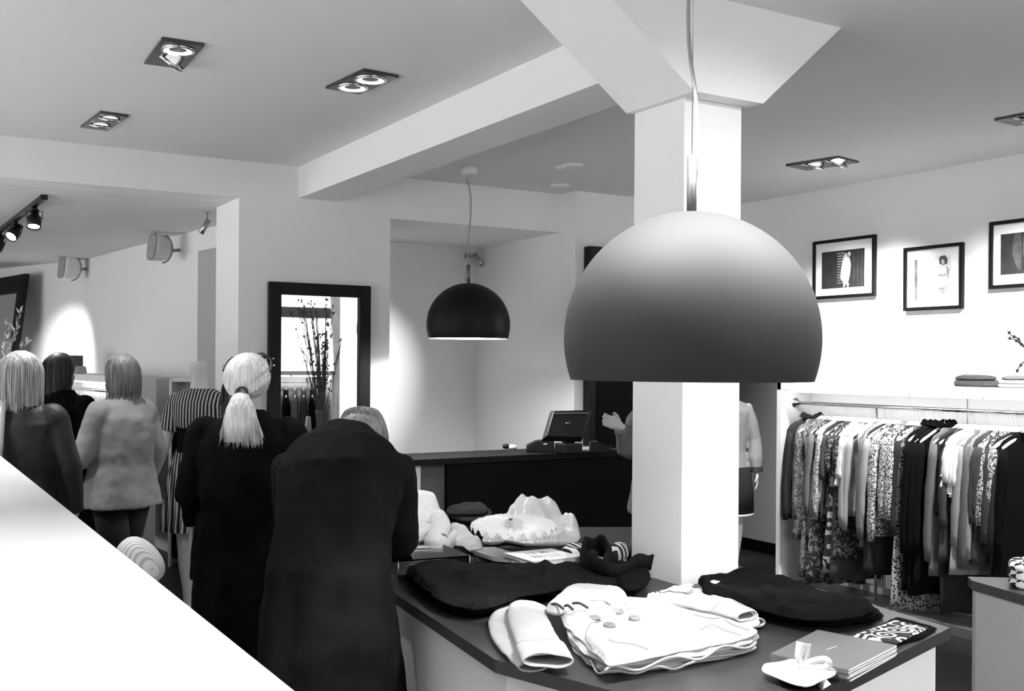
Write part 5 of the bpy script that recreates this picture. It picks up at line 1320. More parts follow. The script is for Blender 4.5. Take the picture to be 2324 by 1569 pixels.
def standing(t, H=1.64, skin=None, coat=None, hem=0.45, shw=0.195, arms=None, face=(0, 1, 0), leanx=0.0, head=True, collar=0.0, legm=None, coat_r=1.0, fold=0.035, bulk=0.0, legs=True, stride=0.08, head_off=(0, 0)):
    """figure facing local +y, standing on z=0"""
    k = H / 1.64; R_ = Vector((1, 0, 0))
    hc = Vector((head_off[0], 0.02 + head_off[1], H - 0.10))
    mb = MB()
    nb = Vector((head_off[0] * .4, 0, 1.40 * k))
    spine_loft(mb, [((0, 0, .80 * k), .150, .100), ((0, 0, .90 * k), .168, .115), ((0, .005, 1.02 * k), .135, .095), ((0, 0, 1.15 * k), .140, .100), ((0, -.005, 1.28 * k), .165, .105), (nb - Vector((0, 0, .055)), .150, .080), (nb - Vector((0, 0, .01)), .075, .060)], R_)
    mb.tube([nb - Vector((0, 0, .04)), nb.lerp(hc, .5), hc - Vector((0, 0, .05))], [.062, .052, .055], 16)
    if head: head_on(mb, hc, face, s=k)
    elif head is None: pass
    A = arms or {}
    out = {}
    for q, key in ((-1, 'L'), (1, 'R')):
        sh = Vector((q * (shw - .03) * 1.0, 0, 1.335 * k))
        el, wr, hd, thumb, pn = A.get(key, (Vector((q * .25, -.01, 1.06 * k)), Vector((q * .25, .05, .83 * k)), (0, .05, -1), (0, 1, 0), (-q, 0, 0)))
        limbs(mb, sh, el, wr); hand(mb, wr, hd, thumb, pn); out[key] = (sh, Vector(el), Vector(wr))
    if legs:
        for q in (-1, 1):
            y = q * stride
            leg(mb, (q * .085, 0, .82 * k), (q * .088, y * .6 + .01, .46 * k), (q * .085, y, .09), (q * .095, y + .17, .035))
    b = mb.build('body', skin or SKIN, t, fix=False); remesh(b, 0.0068)
    if coat:
        cb = MB(); z0 = hem
        secs = [((0, 0, z0), (.215 + bulk) * coat_r, (.165 + bulk) * coat_r, 1.6), ((0, 0, z0 + min(.18, max(.02, (1.0 - z0) * .4))), (.205 + bulk) * coat_r, (.155 + bulk) * coat_r, 1.2), ((0, 0, .86 * k), (.195 + bulk) * coat_r, (.145 + bulk) * coat_r, .8), ((0, 0, 1.03 * k), (.172 + bulk) * coat_r, (.128 + bulk), .5), ((0, 0, 1.18 * k), .178 + bulk, .130 + bulk, .3), ((0, 0, 1.29 * k), shw, .125 + bulk * .5, .1),
                (nb - Vector((0, 0, .045)), shw * .78, .095), (nb - Vector((0, 0, .005)), .090, .078), (nb + Vector((0, 0, .02 + collar)), .072, .070)]
        secs = [s_ for i_, s_ in enumerate(secs) if i_ == 0 or s_[0][2] > z0 + (.10 if i_ > 1 else 0)]
        secs.sort(key=lambda s_: s_[0][2])
        spine_loft(cb, secs, R_, fold, 1.3, 48)
        for key in ('L', 'R'):
            sh, el, wr = out[key]
            w2 = el.lerp(wr, .94)
            qq = -1 if key == 'L' else 1; cb.tube(catmull([sh + Vector((-qq * .09, 0, .005)), sh + Vector((qq * -.02, 0, .0)), sh + Vector((qq * .012, 0, -.035)), sh.lerp(el, .5), el, el.lerp(w2, .5), w2], 3), [.030, .040, .050, .060, .064 + bulk * .3, .066 + bulk * .3, .066 + bulk * .3, .065, .064, .062, .060, .058, .056, .054, .052, .050, .048, .047, .046], 16)
        c = cb.build('coat' if hem < .9 else 'top', coat, t, fix=False); remesh(c, 0.009, 3, 0.014, 0.09)
    if legm and legs:
        for q in (-1, 1):
            y = q * stride
            lb = MB(); lb.tube([(q * .085, 0, .80 * k), (q * .087, y * .3, .63 * k), (q * .088, y * .6 + .01, .46 * k), (q * .087, y * .8, .33 * k), (q * .085, y, .10)], [.094, .084, .066, .064, .050], 16)
            lb.build('trouser_leg', legm, t)
            sb = MB(); sb.tube([(q * .085, y - .06, .045), (q * .088, y, .055), (q * .092, y + .1, .042), (q * .096, y + .19, .030)], [.038, .043, .042, .028], 14, flat=0.85); sb.build('shoe', M['plasticblack'], t)
    return hc, out

HAIRL = mat('blonde_hair', 0.62, 0.45, noise_amt=0.32, noise_scale=2.0, stretch=(60, 60, 3), sheen=0.1)
HAIRB = mat('streaked_blonde_hair', 0.40, 0.5, noise_amt=0.55, noise_scale=2.2, stretch=(45, 45, 3))
HAIRD = mat('dark_hair', 0.03, 0.5, noise_amt=0.4, noise_scale=2.0, stretch=(50, 50, 3))
HAIRG = mat('grey_brown_hair', 0.20, 0.5, noise_amt=0.4, noise_scale=2.0, stretch=(50, 50, 3))
def hair_bob(t, c, m, length=0.20, rad=.096, seed=0, strands=420):
    """hair falling from the crown all round: c = cranium centre (local)"""
    rn = random.Random(seed); c = Vector(c); mb = MB()
    ellipsoid(mb, c + Vector((0, -.012, .022)), (rad * .93, rad * 1.02, rad * .95), None, 24, 14)
    lo = MB()
    spine = [(c + Vector((0, -.018, .03)), rad * .9, rad * .95), (c + Vector((0, -.02, -.03)), rad * 1.0, rad * .98), (c + Vector((0, -.024, -.09)), rad * 1.02, rad * .92), (c + Vector((0, -.028, -length + .02)), rad * .94, rad * .8)]
    # leave the face open: only the back half bulges
    rings = []
    for (p, a_, b_) in spine:
        ring = []
        for k in range(40):
            a = 2 * math.pi * k / 40; y = math.sin(a); yy = b_ * y if y < 0.3 else b_ * 0.3
            f = 1 + .03 * math.sin(11 * a) ; ring.append(p + Vector((a_ * math.cos(a) * f, yy * f, 0)))
        rings.append(ring)
    mb.rings(rings)
    o = mb.build('hair', m, t, fix=False); remesh(o, 0.006, 3)
    sb = MB()
    for i in range(strands):
        a = rn.uniform(math.pi * 0.93, math.pi * 2.07); el = rn.uniform(0.0, 1.0); st = c + Vector((rn.uniform(-.01, .02), -.005, rad * 1.08))
        x = math.cos(a); y = math.sin(a); R2 = rad * rn.uniform(.98, 1.10); L = length * rn.uniform(.68, 1.10)
        P = [st, c + Vector((x * R2 * .62, -.012 + y * R2 * .62, rad * .88)), c + Vector((x * R2 * .96, -.014 + y * R2 * .98, .03)), c + Vector((x * R2 * 1.03, -.02 + y * R2 * 1.0, -.05)), c + Vector((x * R2 * .97 + rn.uniform(-.008, .008), -.026 + y * R2 * .86, -L))]
        sb.tube(catmull(P, 4), [.0016] * 14 + [.0012] * 2 + [.0005], 3)
    sb.build('hair_strands', m, t, fix=False)

def place(px, depth):
    p = dep(px, 825, depth); return (p.x, p.y, 0)
AWAY = -YAW

# ---- woman with the blonde ponytail, seen from behind
loc = place(562, 4.35)
t = thing('person', 'person with a blonde ponytail and a long black coat, seen from behind', 'person', loc, AWAY); LOCAL.add(t.name)
COAT1 = mat('black_coat_wool', 0.005, 0.95, noise_amt=0.4, noise_scale=14, spec=0.05)
hc, _ = standing(t, 1.645, SKIN, COAT1, hem=0.25, shw=0.205, collar=0.0, legm=F['black'], bulk=0.012, arms={'L': (Vector((-.245, .02, 1.07)), Vector((-.14, .23, 1.0)), (.6, 1, 0), (0, 0, 1), (1, 0, 0)), 'R': (Vector((.245, .02, 1.07)), Vector((.14, .23, 1.0)), (-.6, 1, 0), (0, 0, 1), (-1, 0, 0))})
mb = MB(); ellipsoid(mb, hc + Vector((0, -.016, .016)), (.089, .102, .097), None, 28, 18); ellipsoid(mb, hc + Vector((0, -.05, -.025)), (.070, .060, .060), None)
o = mb.build('hair', HAIRL, t, fix=False); remesh(o, 0.006, 3)
tie = hc + Vector((0, -.108, -.052)); rn = random.Random(3)
sb = MB()
for i in range(520):   # combed back to the tie
    a = rn.uniform(0, 2 * math.pi); u = Vector((math.cos(a), 0, math.sin(a)))
    if u.z < -0.75: continue
    st = hc + Vector((u.x * .078, .035 + .02 * rn.random(), .02 + u.z * .085)); mid = hc + Vector((u.x * .094, -.035, .012 + u.z * .098)); m2 = hc + Vector((u.x * .066, -.092, -.012 + u.z * .066))
    sb.tube(catmull([st, mid, m2, tie], 4), [.0017] * 13, 3)
sb.build('hair_strands', HAIRL, t, fix=False)
pt = MB()
pt.tube([tie + Vector((0, .01, 0)), tie + Vector((0, -.022, -.015)), tie + Vector((0.004, -.036, -.06)), tie + Vector((.006, -.034, -.12)), tie + Vector((.008, -.026, -.19))], [.024, .036, .058, .068, .066], 20, flat=.5)
for i in range(620):
    a = rn.uniform(0, 2 * math.pi); r_ = rn.uniform(.2, 1.0) ** .5; L = rn.uniform(.16, .225)
    x = math.cos(a) * r_; y = math.sin(a) * r_
    pt.tube(catmull([tie + Vector((x * .018, -.01 + y * .014, 0)), tie + Vector((x * .046, -.032 + y * .02, -.05)), tie + Vector((.005 + x * .070, -.036 + y * .028, -.11)), tie + Vector((.008 + x * (.078 + .02 * rn.random()), -.028 + y * .03, -L))], 4), [.0018] * 11 + [.0013, .0005], 3)
pt.build('ponytail', HAIRL, t, fix=False)
MB().lathe([(.018, -.008), (.026, -.006), (.028, 0), (.026, .006), (.018, .008)], 18, mtx=Matrix.Translation(tie + Vector((0, -.006, 0))) @ Matrix.Rotation(R(80), 4, 'X')).build('hair_tie', M['ink'], t)
# sunglasses pushed up on the head
T = Matrix.Translation(loc) @ Matrix.Rotation(AWAY, 4, 'Z')
hw = T @ hc
g = thing('sunglasses', 'dark sunglasses pushed up on the blonde head', 'sunglasses', tuple(hw + Vector((0, 0, .08))), AWAY)
mb = MB()
for q in (-1, 1):
    mb.tube(catmull([T @ (hc + Vector((q * .050, .062, .098))), T @ (hc + Vector((q * .080, .03, .088))), T @ (hc + Vector((q * .094, -.01, .060))), T @ (hc + Vector((q * .096, -.035, .035)))], 5), .0042, 8)
mb.build('temples', M['plasticblack'], g)
lb = MB()
for q in (-1, 1):
    mt = T @ Matrix.Translation(hc + Vector((q * .036, .052, .098))) @ Matrix.Rotation(R(40), 4, 'X')
    lb.lathe([(.001, .006), (.018, .005), (.025, .0), (.022, -.003), (.001, .002)], 24, mtx=mt)
lb.build('lens', M['plasticblack'], g)
pl = MB()
for q in (-1, 1):
    for (dy, dz) in ((.04, .088), (-.01, .06)):
        ellipsoid(pl, T @ (hc + Vector((q * (.092 if dy > 0 else .106), dy, dz))), (.005, .005, .004), None, 8, 6)
pl.build('rivet', M['chrome'], g)

# ---- person in black further away behind her
t = thing('person', 'person in a black jacket mostly hidden behind the blonde ponytail, left shoulder showing', 'person', place(548, 5.25), AWAY); LOCAL.add(t.name)
hc, _ = standing(t, 1.57, SKIN, BLK, hem=0.55, shw=0.215, collar=0.02, legm=F['black'], bulk=0.02)
hair_bob(t, hc, HAIRD, 0.13, .088, 4, 60)

# ---- person bending forward over the table
loc = place(752, 3.42)
t = thing('person', 'person in a long dark coat bending forward over the left end of the near table', 'person', loc, AWAY); LOCAL.add(t.name)
k = 1.0; mb = MB(); X = Vector((1, 0, 0))
hip = Vector((0, -.02, .86)); mid = Vector((.0, .06, 1.06)); ch = Vector((.01, .17, 1.235)); nk = Vector((.0, .30, 1.33)); hd = Vector((.04, .43, 1.35))
spine_loft(mb, [((0, -.02, .78), .15, .11), (hip, .165, .12), (mid, .14, .10), (ch, .165, .105), (nk - Vector((0, .05, .03)), .14, .08), (nk, .07, .06)], X)
mb.tube([nk - Vector((0, .03, .02)), nk.lerp(hd, .5), hd - Vector((0, .03, .01))], [.062, .052, .055], 16)
head_on(mb, hd, (0.1, .75, -.6), (0, .6, .8))
arms = {}
for q in (-1, 1):
    sh = ch + Vector((q * .165, .03, .02)); el = sh + Vector((q * .02, .12, -.26)); wr = el + Vector((q * -.03, .22, -.06 if q > 0 else -.12))
    limbs(mb, sh, el, wr); hand(mb, wr, (0, 1, -.2), (-q, 0, 0), (0, 0, -1)); arms[q] = (sh, el, wr)
    leg(mb, (q * .085, -.01, .80), (q * .09, .02, .45), (q * .09, -.02, .09), (q * .10, .15, .035))
b = mb.build('body', SKIN, t, fix=False); remesh(b, 0.0068)
COAT2 = mat('dark_raincoat', 0.006, 0.8, noise_amt=0.3, noise_scale=10, spec=0.06)
cb = MB()
spine_loft(cb, [((.02, -.06, .22), .27, .21, 1.5), ((.015, -.05, .50), .245, .19, 1.2), ((0, -.03, .80), .215, .17, .8), (hip + Vector((0, -.005, .07)), .20, .16, .5), (mid, .19, .15, .4), (ch - Vector((0, .02, .01)), .215, .150, .2), (nk - Vector((0, .08, .035)), .19, .125), (nk - Vector((0, .02, .0)), .12, .10), (nk + Vector((0, .02, .0)), .07, .07)], X, 0.03, .4, 48)
for q in (-1, 1):
    sh, el, wr = arms[q]; cb.tube([sh + Vector((-q * .10, -.03, 0)), sh + Vector((-q * .03, -.01, 0)), sh, sh.lerp(el, .5), el, el.lerp(wr, .85)], [.05, .085, .088, .075, .064, .055], 16)
c = cb.build('coat', COAT2, t, fix=False); remesh(c, 0.009, 3, 0.016, 0.10)
mb = MB(); ellipsoid(mb, hd + Vector((0, -.01, .022)), (.088, .098, .090), None, 24, 14); o = mb.build('hair', HAIRG, t, fix=False); remesh(o, .006, 3)
sb = MB()
for i in range(200):
    a = rn.uniform(0, 2 * math.pi); x, y = math.cos(a), math.sin(a)
    sb.tube(catmull([hd + Vector((0, -.03, .112)), hd + Vector((x * .06, y * .06 - .01, .095)), hd + Vector((x * .093, y * .10, .02)), hd + Vector((x * .092, y * .09 + .02, -.06))], 4), .0016, 3)
sb.build('hair_strands', HAIRG, t, fix=False)

# ---- woman at the left border, blonde bob
loc = place(46, 5.3)
t = thing('person', 'person with streaked blonde bob in a dark jacket at the left border, seen from behind', 'person', loc, AWAY + R(6)); LOCAL.add(t.name)
COAT3 = mat('dark_mottled_jacket', 0.014, 0.6, noise_amt=0.8, noise_scale=5, spec=0.3)
hc, ar = standing(t, 1.655, SKIN, COAT3, hem=0.62, shw=0.19, collar=0.0, legm=F['black'], bulk=0.012)
hair_bob(t, hc, HAIRB, 0.215, .098, 8, 520)
T = Matrix.Translation(loc) @ Matrix.Rotation(AWAY + R(6), 4, 'Z')
bg = thing('shoulder_bag', 'shoulder bag with a shiny strap on the shoulder of the streaked blonde person', 'bag', tuple(T @ Vector((-.25, 0, .78))))
STRAP = mat('shiny_grey_strap', 0.34, 0.3, noise_amt=0.2, noise_scale=6)
Pst = [T @ Vector(v) for v in [(-.21, .06, .95), (-.175, .12, 1.2), (-.125, .085, 1.385), (-.07, -.02, 1.44), (-.045, -.120, 1.385), (-.035, -.178, 1.20), (-.05, -.198, 1.0), (-.09, -.20, .88)]]
pts_ = catmull(Pst, 7); vs = []; fs = []; sx = T.to_3x3() @ Vector((1, 0, 0))
for p in pts_: vs += [p - sx * .019, p + sx * .019]
for i in range(len(pts_) - 1): fs.append((2 * i, 2 * i + 1, 2 * i + 3, 2 * i + 2))
o = MB().add(vs, fs, 0, True).build('strap', STRAP, bg); md = o.modifiers.new('leather', 'SOLIDIFY'); md.thickness = .005
o = MB().box((-.44, -.15, .62), (-.30, .13, .90), mtx=T).build('bag_body', LEA, bg, bevel=.03)

# ---- dark haired person behind her
t = thing('person', 'dark-haired person in black between the blonde bob and the pale coat', 'person', place(146, 6.6), AWAY - R(25)); LOCAL.add(t.name)
hc, _ = standing(t, 1.66, SKIN, BLK, hem=0.5, shw=0.205, legm=F['black'], bulk=0.015, head_off=(-.05, 0))
hair_bob(t, hc, HAIRD, 0.17, .094, 12, 160)

# ---- person in a pale coat
t = thing('person', 'person in a pale grey coat in front of the back room clothes rail', 'person', place(278, 6.0), AWAY + R(62)); LOCAL.add(t.name)
COAT4 = mat('pale_grey_coat', 0.26, 0.85, noise_amt=0.15, noise_scale=4, spec=0.2)
hc, _ = standing(t, 1.655, SKIN, COAT4, hem=0.80, shw=0.19, legm=F['char'], bulk=0.014, stride=0.14, arms={'L': (Vector((-.24, .05, 1.08)), Vector((-.22, .24, .98)), (0, 1, -.1), (0, 0, 1), (1, 0, 0)), 'R': (Vector((.24, -.02, 1.07)), Vector((.23, .10, .86)), (0, .3, -1), (0, 1, 0), (-1, 0, 0))})
hair_bob(t, hc, HAIRG, 0.15, .094, 14, 200)

# ---- person in grey half hidden by the column
t = thing('person', 'person in a grey sweater half hidden behind the column, one hand showing by the till', 'person', place(1512, 6.2), AWAY + R(150)); LOCAL.add(t.name)
hc, ar = standing(t, 1.60, SKIN, F['mid'], hem=0.75, shw=0.20, legm=F['black'], bulk=0.012,
    arms={'R': (Vector((.235, .02, 1.10)), Vector((.225, .13, 1.26)), (.35, .5, .2), (0, 0, 1), (-.3, 1, 0)), 'L': (Vector((-.22, .0, 1.06)), Vector((-.12, .2, 1.02)), (1, .4, 0), (0, 0, 1), (0, -1, 0))})
hair_bob(t, hc, HAIRD, 0.2, .094, 16, 80)

# ---- mannequins
def mannequin(label, loc, rz, H, arms, base=True, neck=True):
    t = thing('mannequin', label, 'mannequin', loc, rz); LOCAL.add(t.name)
    k = H / 1.64; X = Vector((1, 0, 0)); mb = MB(); ztop = 1.42 * k
    spine_loft(mb, [((0, 0, .80 * k), .135, .10), ((0, 0, .90 * k), .160, .112), ((0, .005, 1.04 * k), .112, .085), ((0, .005, 1.16 * k), .130, .10), ((0, .0, 1.27 * k), .150, .10), ((0, -.01, 1.345 * k), .125, .065), ((0, -.01, 1.385 * k), .058, .05), ((0, 0, 1.46 * k), .047, .048), ((0, .012, 1.535 * k), .050, .055), ((0.004, .014, 1.552 * k), .040, .045)], X)
    out = {}
    for q, key in ((-1, 'L'), (1, 'R')):
        sh = Vector((q * .150, -.005, 1.325 * k)); el, wr, hd_, th_, pn = arms[key]
        limbs(mb, sh, el, wr, (.044, .036, .032, .023)); hand(mb, wr, hd_, th_, pn, .95, .25); out[key] = (sh, Vector(el), Vector(wr))
        leg(mb, (q * .08, 0, .82 * k), (q * .07, .02, .48 * k), (q * .06, -.01, .13), (q * .075, .12, .05), .92)
    b = mb.build('body', PLST, t, fix=False); remesh(b, 0.0065)
    MB().lathe([(.001, 0), (.16, 0), (.16, .008), (.001, .010)], 40).build('stand_base', M['chrome'], t)
    MB().tube([(.05, -.07, .008), (.05, -.07, .55)], .008, 10).build('stand_pole', M['chrome'], t)
    return t, out, k

# left mannequin: striped top, wide belt, pleated skirt; faces the viewer
STRV = mat_bands('fine_black_white_stripe', 0.012, 0.42, axis='X', scale=16, thr=0.5)
PLEAT = mat_bands('pleated_two_tone', 0.012, 0.42, axis='X', scale=13, thr=0.55, distort=0.6)
loc = place(452, 6.55)
DOWN = (Vector((.215, .02, 1.09)), Vector((.27, .09, .86)), (.1, .1, -1), (0, 1, 0), (-1, 0, 0))
AK = (Vector((-.27, .0, 1.12)), Vector((-.15, .12, 1.05)), (1, .5, -.2), (0, 0, 1), (0, -1, 0))
t, out, k = mannequin('headless mannequin in a striped top, black belt and pleated skirt beside the pillar', loc, R(180) - YAW - R(8), 1.71, {'L': AK, 'R': DOWN})
X = Vector((1, 0, 0)); cb = MB()
spine_loft(cb, [((0, 0, 1.16 * k), .142, .112, 1), ((0, 0, 1.22 * k), .160, .118, 1), ((0, 0, 1.30 * k), .176, .112, .5), ((0, -.01, 1.362 * k), .150, .085), ((0, -.01, 1.392 * k), .088, .068)], X, .03, 0, 40)
for key in ('L', 'R'):
    sh, el, wr = out[key]; e2 = sh.lerp(el, .62); qq = -1 if key == 'L' else 1; cb.tube([sh + Vector((-qq * .07, 0, .0)), sh + Vector((-qq * .01, 0, .0)), sh.lerp(el, .3), e2 + Vector((0, 0, -.01))], [.035, .058, .066, .080], 18)
c = cb.build('striped_top', STRV, t, fix=False); remesh(c, .008, 3, 0.006, .06)
cb = MB(); spine_loft(cb, [((0, 0, 1.00 * k), .142, .112), ((0, 0, 1.08 * k), .122, .098), ((0, 0, 1.17 * k), .140, .110)], X, 0, 0, 40); cb.build('belt', F['black'], t)
cb = MB(); rings = []
for (z, a_, b_, fo) in [(1.04, .135, .105, 0), (.96, .165, .125, .01), (.88, .185, .14, .025), (.75, .20, .16, .05), (.60 , .215, .18, .07), (.56, .22, .185, .08)]:
    rings.append([Vector((a_ * math.cos(a) * (1 + fo * math.sin(26 * a)), b_ * math.sin(a) * (1 + fo * math.sin(26 * a)), z * k)) for a in [2 * math.pi * q / 156 for q in range(156)]])
cb.rings(rings, cap=False).build('pleated_skirt', PLEAT, t)
# right mannequin: grey top with gathered cuffs, dark skirt
t, out, k = mannequin('mannequin in a grey long-sleeved top right behind the column, only one arm showing', place(1652, 8.0), R(180) - YAW, 1.60, {'L': (Vector((-.205, .0, 1.06)), Vector((-.21, .05, .83)), (0, .1, -1), (0, 1, 0), (1, 0, 0)), 'R': (Vector((.205, .0, 1.06)), Vector((.21, .05, .83)), (0, .1, -1), (0, 1, 0), (-1, 0, 0))})
cb = MB()
spine_loft(cb, [((0, 0, .84 * k), .172, .13, 1), ((0, 0, 1.0 * k), .135, .105, 1), ((0, 0, 1.16 * k), .150, .112, 1), ((0, 0, 1.30 * k), .172, .112, .5), ((0, -.01, 1.362 * k), .150, .085), ((0, -.01, 1.392 * k), .078, .062)], X, .02, 0, 40)
for key in ('L', 'R'):
    sh, el, wr = out[key]; qq = -1 if key == 'L' else 1; cb.tube([sh + Vector((-qq * .07, 0, .0)), sh + Vector((-qq * .01, 0, .0)), sh.lerp(el, .5), el, el.lerp(wr, .6), el.lerp(wr, .97)], [.035, .056, .054, .050, .056, .036], 18)
c = cb.build('long_sleeved_top', F['light'], t, fix=False); remesh(c, .008, 3, 0.008, .06)
for key in ('L', 'R'):
    sh, el, wr = out[key]; mb = MB(); rr = []
    for j in range(8):
        p = el.lerp(wr, .86 + .025 * j); rr.append([p + Vector((math.cos(a), math.sin(a), 0)) * (.040 + .006 * (j % 2) + .003 * math.sin(9 * a)) for a in [2 * math.pi * q / 30 for q in range(30)]])
    mb.rings(rr).build('cuff', F['dark'], t)
cb = MB(); spine_loft(cb, [((0, 0, .52 * k), .195, .15, 1), ((0, 0, .70 * k), .19, .145, 1), ((0, 0, .88 * k), .17, .13)], X, .02, 0, 40); cb.build('skirt', F['char'], t)
cb = MB(); spine_loft(cb, [((0, 0, .505 * k), .197, .152, 1), ((0, 0, .525 * k), .197, .152, 1)], X, .02, 0, 40); cb.build('skirt_lining', M['plasticlight'], t)

# ================================================================= FITTINGS AND SMALL THINGS OF THE BACK ROOM
ZB2 = 2.67
# track with spotlights
a = onz(100, 442, ZB2); b = onz(-120, 612, ZB2)
d = (b - a).normalized(); ang = math.atan2(d.y, d.x)
t = thing('lighting_track', 'black ceiling track at the left border carrying spotlights', 'lighting track', (a.x, a.y, ZB2 - .03))
T = Matrix.Translation((a.x, a.y, ZB2)) @ Matrix.Rotation(ang, 4, 'Z')
MB().box((0, -.018, -.032), ((b - a).length, .018, -.001), mtx=T).build('rail_profile', M['plasticblack'], t, bevel=.002)
MB().box((-.012, -.02, -.034), (0, .02, -.001), mtx=T).build('end_cap', M['plasticblack'], t)
def track_spot(px, py_top, tgt_px, label, power, L=.13, r=.045, ang=46):
    # point on the rail under pixel column px
    best = None
    for k in range(300):
        p = a.lerp(b, k / 299); 
        q = p - EP; u = q.dot(Rv) / q.dot(Fv) * FPX + PPX
        if best is None or abs(u - px) < best[0]: best = (abs(u - px), p)
    p = best[1] - Vector((0, 0, .034)); top = p - Vector((0, 0, .06))
    tgt = tgt_px; dr = (tgt - top).normalized()
    t = thing('track_spotlight', label, 'spotlight', tuple(p), 0, 'spotlights on the ceiling track')
    MB().lathe([(.001, 0), (.02, 0), (.02, -.018), (.008, -.02), (.008, -.05), (.001, -.05)], 16, mtx=Matrix.Translation(p)).build('mount', M['plasticblack'], t)
    q = Vector((0, 0, 1)).rotation_difference(dr).to_matrix().to_4x4()
    c = top - Vector((0, 0, .015)); m_ = Matrix.Translation(c) @ q
    MB().lathe([(.001, -L * .55), (r * .55, -L * .52), (r * .62, -L * .1), (r, -L * .05), (r, L * .5), (r * .9, L * .5), (r * .85, L * .40), (.001, L * .38)], 28, mtx=m_).build('housing', M['plasticblack'], t)
    mb = MB(); s_ = d.cross(Vector((0, 0, 1)))
    mb.tube([c + s_ * r * 1.05, c + s_ * r * 1.15 + Vector((0, 0, .05)), p - Vector((0, 0, .03)), c - s_ * r * 1.15 + Vector((0, 0, .05)), c - s_ * r * 1.05], .003, 6); mb.build('bracket', M['plasticblack'], t)
    MB().lathe([(.001, L * .44), (r * .82, L * .44), (r * .82, L * .41), (.001, L * .41)], 24, mtx=m_).build('lens', M['glow'], t)
    spot('track_beam', c + dr * (L * .56), tgt, power, ang, 1.0, .04)
track_spot(75, 480, a + Vector((-.25, -.55, -2.4)), 'black track spotlight nearest the rail end, pointing down', 60)
track_spot(32, 520, a + Vector((-1.6, -.4, -2.2)), 'black track spotlight second from the rail end, tilted to the left', 110)
track_spot(-4, 560, Vector((0.3, 11.0, 0.8)), 'black track spotlight cut off by the left border', 60)
track_spot(-60, 560, Vector((1.74, 12.1, 1.35)), 'black track spotlight beyond the left border, lighting the back room wall', 130, ang=64)
# small ceiling spot beside the pillar
p = onz(471, 482, ZB2 - .001)
t = thing('ceiling_spot', 'tiny chrome swivel spot on the back room ceiling beside the pillar', 'spotlight', (p.x, p.y, ZB2))
MB().lathe([(.001, 0), (.022, 0), (.022, -.006), (.004, -.008), (.004, -.07), (.001, -.07)], 18, mtx=Matrix.Translation((p.x, p.y, ZB2))).build('mount', M['steel'], t)
e = Vector((p.x, p.y, ZB2 - .075)); MB().tube([e + Rv * .01 + Zv * .02, e - Rv * .045 - Zv * .075], .019, 18).build('head', M['steel'], t)
# tiny camera in the niche corner
p = ony(1066, 580, 8.0)
t = thing('security_camera', 'tiny camera in the corner of the niche above the black pendant lamp', 'camera', tuple(p))
MB().lathe([(.001, 0), (.026, 0), (.026, .01), (.001, .012)], 18, mtx=Matrix.Translation((p.x, 8.058, p.z)) @ Matrix.Rotation(R(90), 4, 'X')).build('wall_plate', M['plasticgrey'], t)
MB().tube([(p.x, 8.05, p.z), (p.x + .02, 7.98, p.z - .01), (p.x + .04, 7.95, p.z - .02)], .007, 10).build('bracket', M['plasticgrey'], t)
MB().tube([Vector((p.x + .03, 7.97, p.z + .01)), Vector((p.x + .065, 7.90, p.z - .09))], .020, 16).build('camera_body', M['steel'], t)
# loudspeakers
def skew_x(y):
    P = [(2.36, 7.26), (2.14, 8.88), (1.83, 11.8), (1.19, 13.5), (0.7, 15.0)]
    for (x0_, y0_), (x1_, y1_) in zip(P[:-1], P[1:]):
        if y0_ <= y <= y1_: return x0_ + (x1_ - x0_) * (y - y0_) / (y1_ - y0_)
    return 2.0
def speaker(px, py, label, m, s, group='loudspeakers in the back room'):
    best = None
    for k in range(400):
        y = 7.4 + k * .018; p = Vector((skew_x(y), y, 0)); q = p - EP
        u = q.dot(Rv) / q.dot(Fv) * FPX + PPX
        if best is None or abs(u - px) < best[0]: best = (abs(u - px), y)
    y = best[1]; x = skew_x(y); dpt = Vector((x, y, 0)).dot(Fv); z = EYE - (py - 820) * dpt / FPX
    t = thing('loudspeaker', label, 'loudspeaker', (x, y, z), 0, group)
    c = Vector((x - .17, y - .05, z)); T = Matrix.Translation(c) @ Matrix.Rotation(R(195), 4, 'Z') @ Matrix.Rotation(R(-6), 4, 'Y')
    rings = []
    for (f, w_, h_) in [(-.09, .03, .06), (-.07, .055, .095), (-.02, .075, .118), (.05, .088, .130), (.088, .090, .132)]:
        rings.append([T @ Vector((f * s, w_ * s * math.copysign(abs(math.cos(a)) ** .45, math.cos(a)), h_ * s * math.copysign(abs(math.sin(a)) ** .45, math.sin(a)))) for a in [2 * math.pi * k / 36 for k in range(36)]])
    MB().rings(rings).build('cabinet', m, t)
    rings = []
    for (f, w_, h_) in [(.089, .086, .128), (.098, .080, .120), (.103, .05, .08)]:
        rings.append([T @ Vector((f * s, w_ * s * math.copysign(abs(math.cos(a)) ** .45, math.cos(a)), h_ * s * math.copysign(abs(math.sin(a)) ** .45, math.sin(a)))) for a in [2 * math.pi * k / 36 for k in range(36)]])
    MB().rings(rings).build('grille', M['spgrille'], t)
    arc = [T @ Vector((-.02 * s - .10 * s * math.cos(a) , 0, .135 * s * math.sin(a))) for a in [R(-85 + 170 * k / 12) for k in range(13)]]
    MB().tube(arc, .008, 8).build('bracket', M['plasticgrey'], t)
    MB().tube([T @ Vector((-.12 * s, 0, 0)), Vector((x - .01, y + .01, z))], .014, 12).build('wall_arm', M['plasticgrey'], t)
M['spgrille'] = mat('speaker_mesh', 0.30, 0.7, noise_amt=0.3, noise_scale=200)
speaker(408, 568, 'pale grey loudspeaker on a bracket high on the back room wall, the nearer one', M['plasticlight'], .85)
speaker(196, 612, 'white loudspeaker on a bracket high on the back room wall, the farther one', M['whiteshelf'], .95)
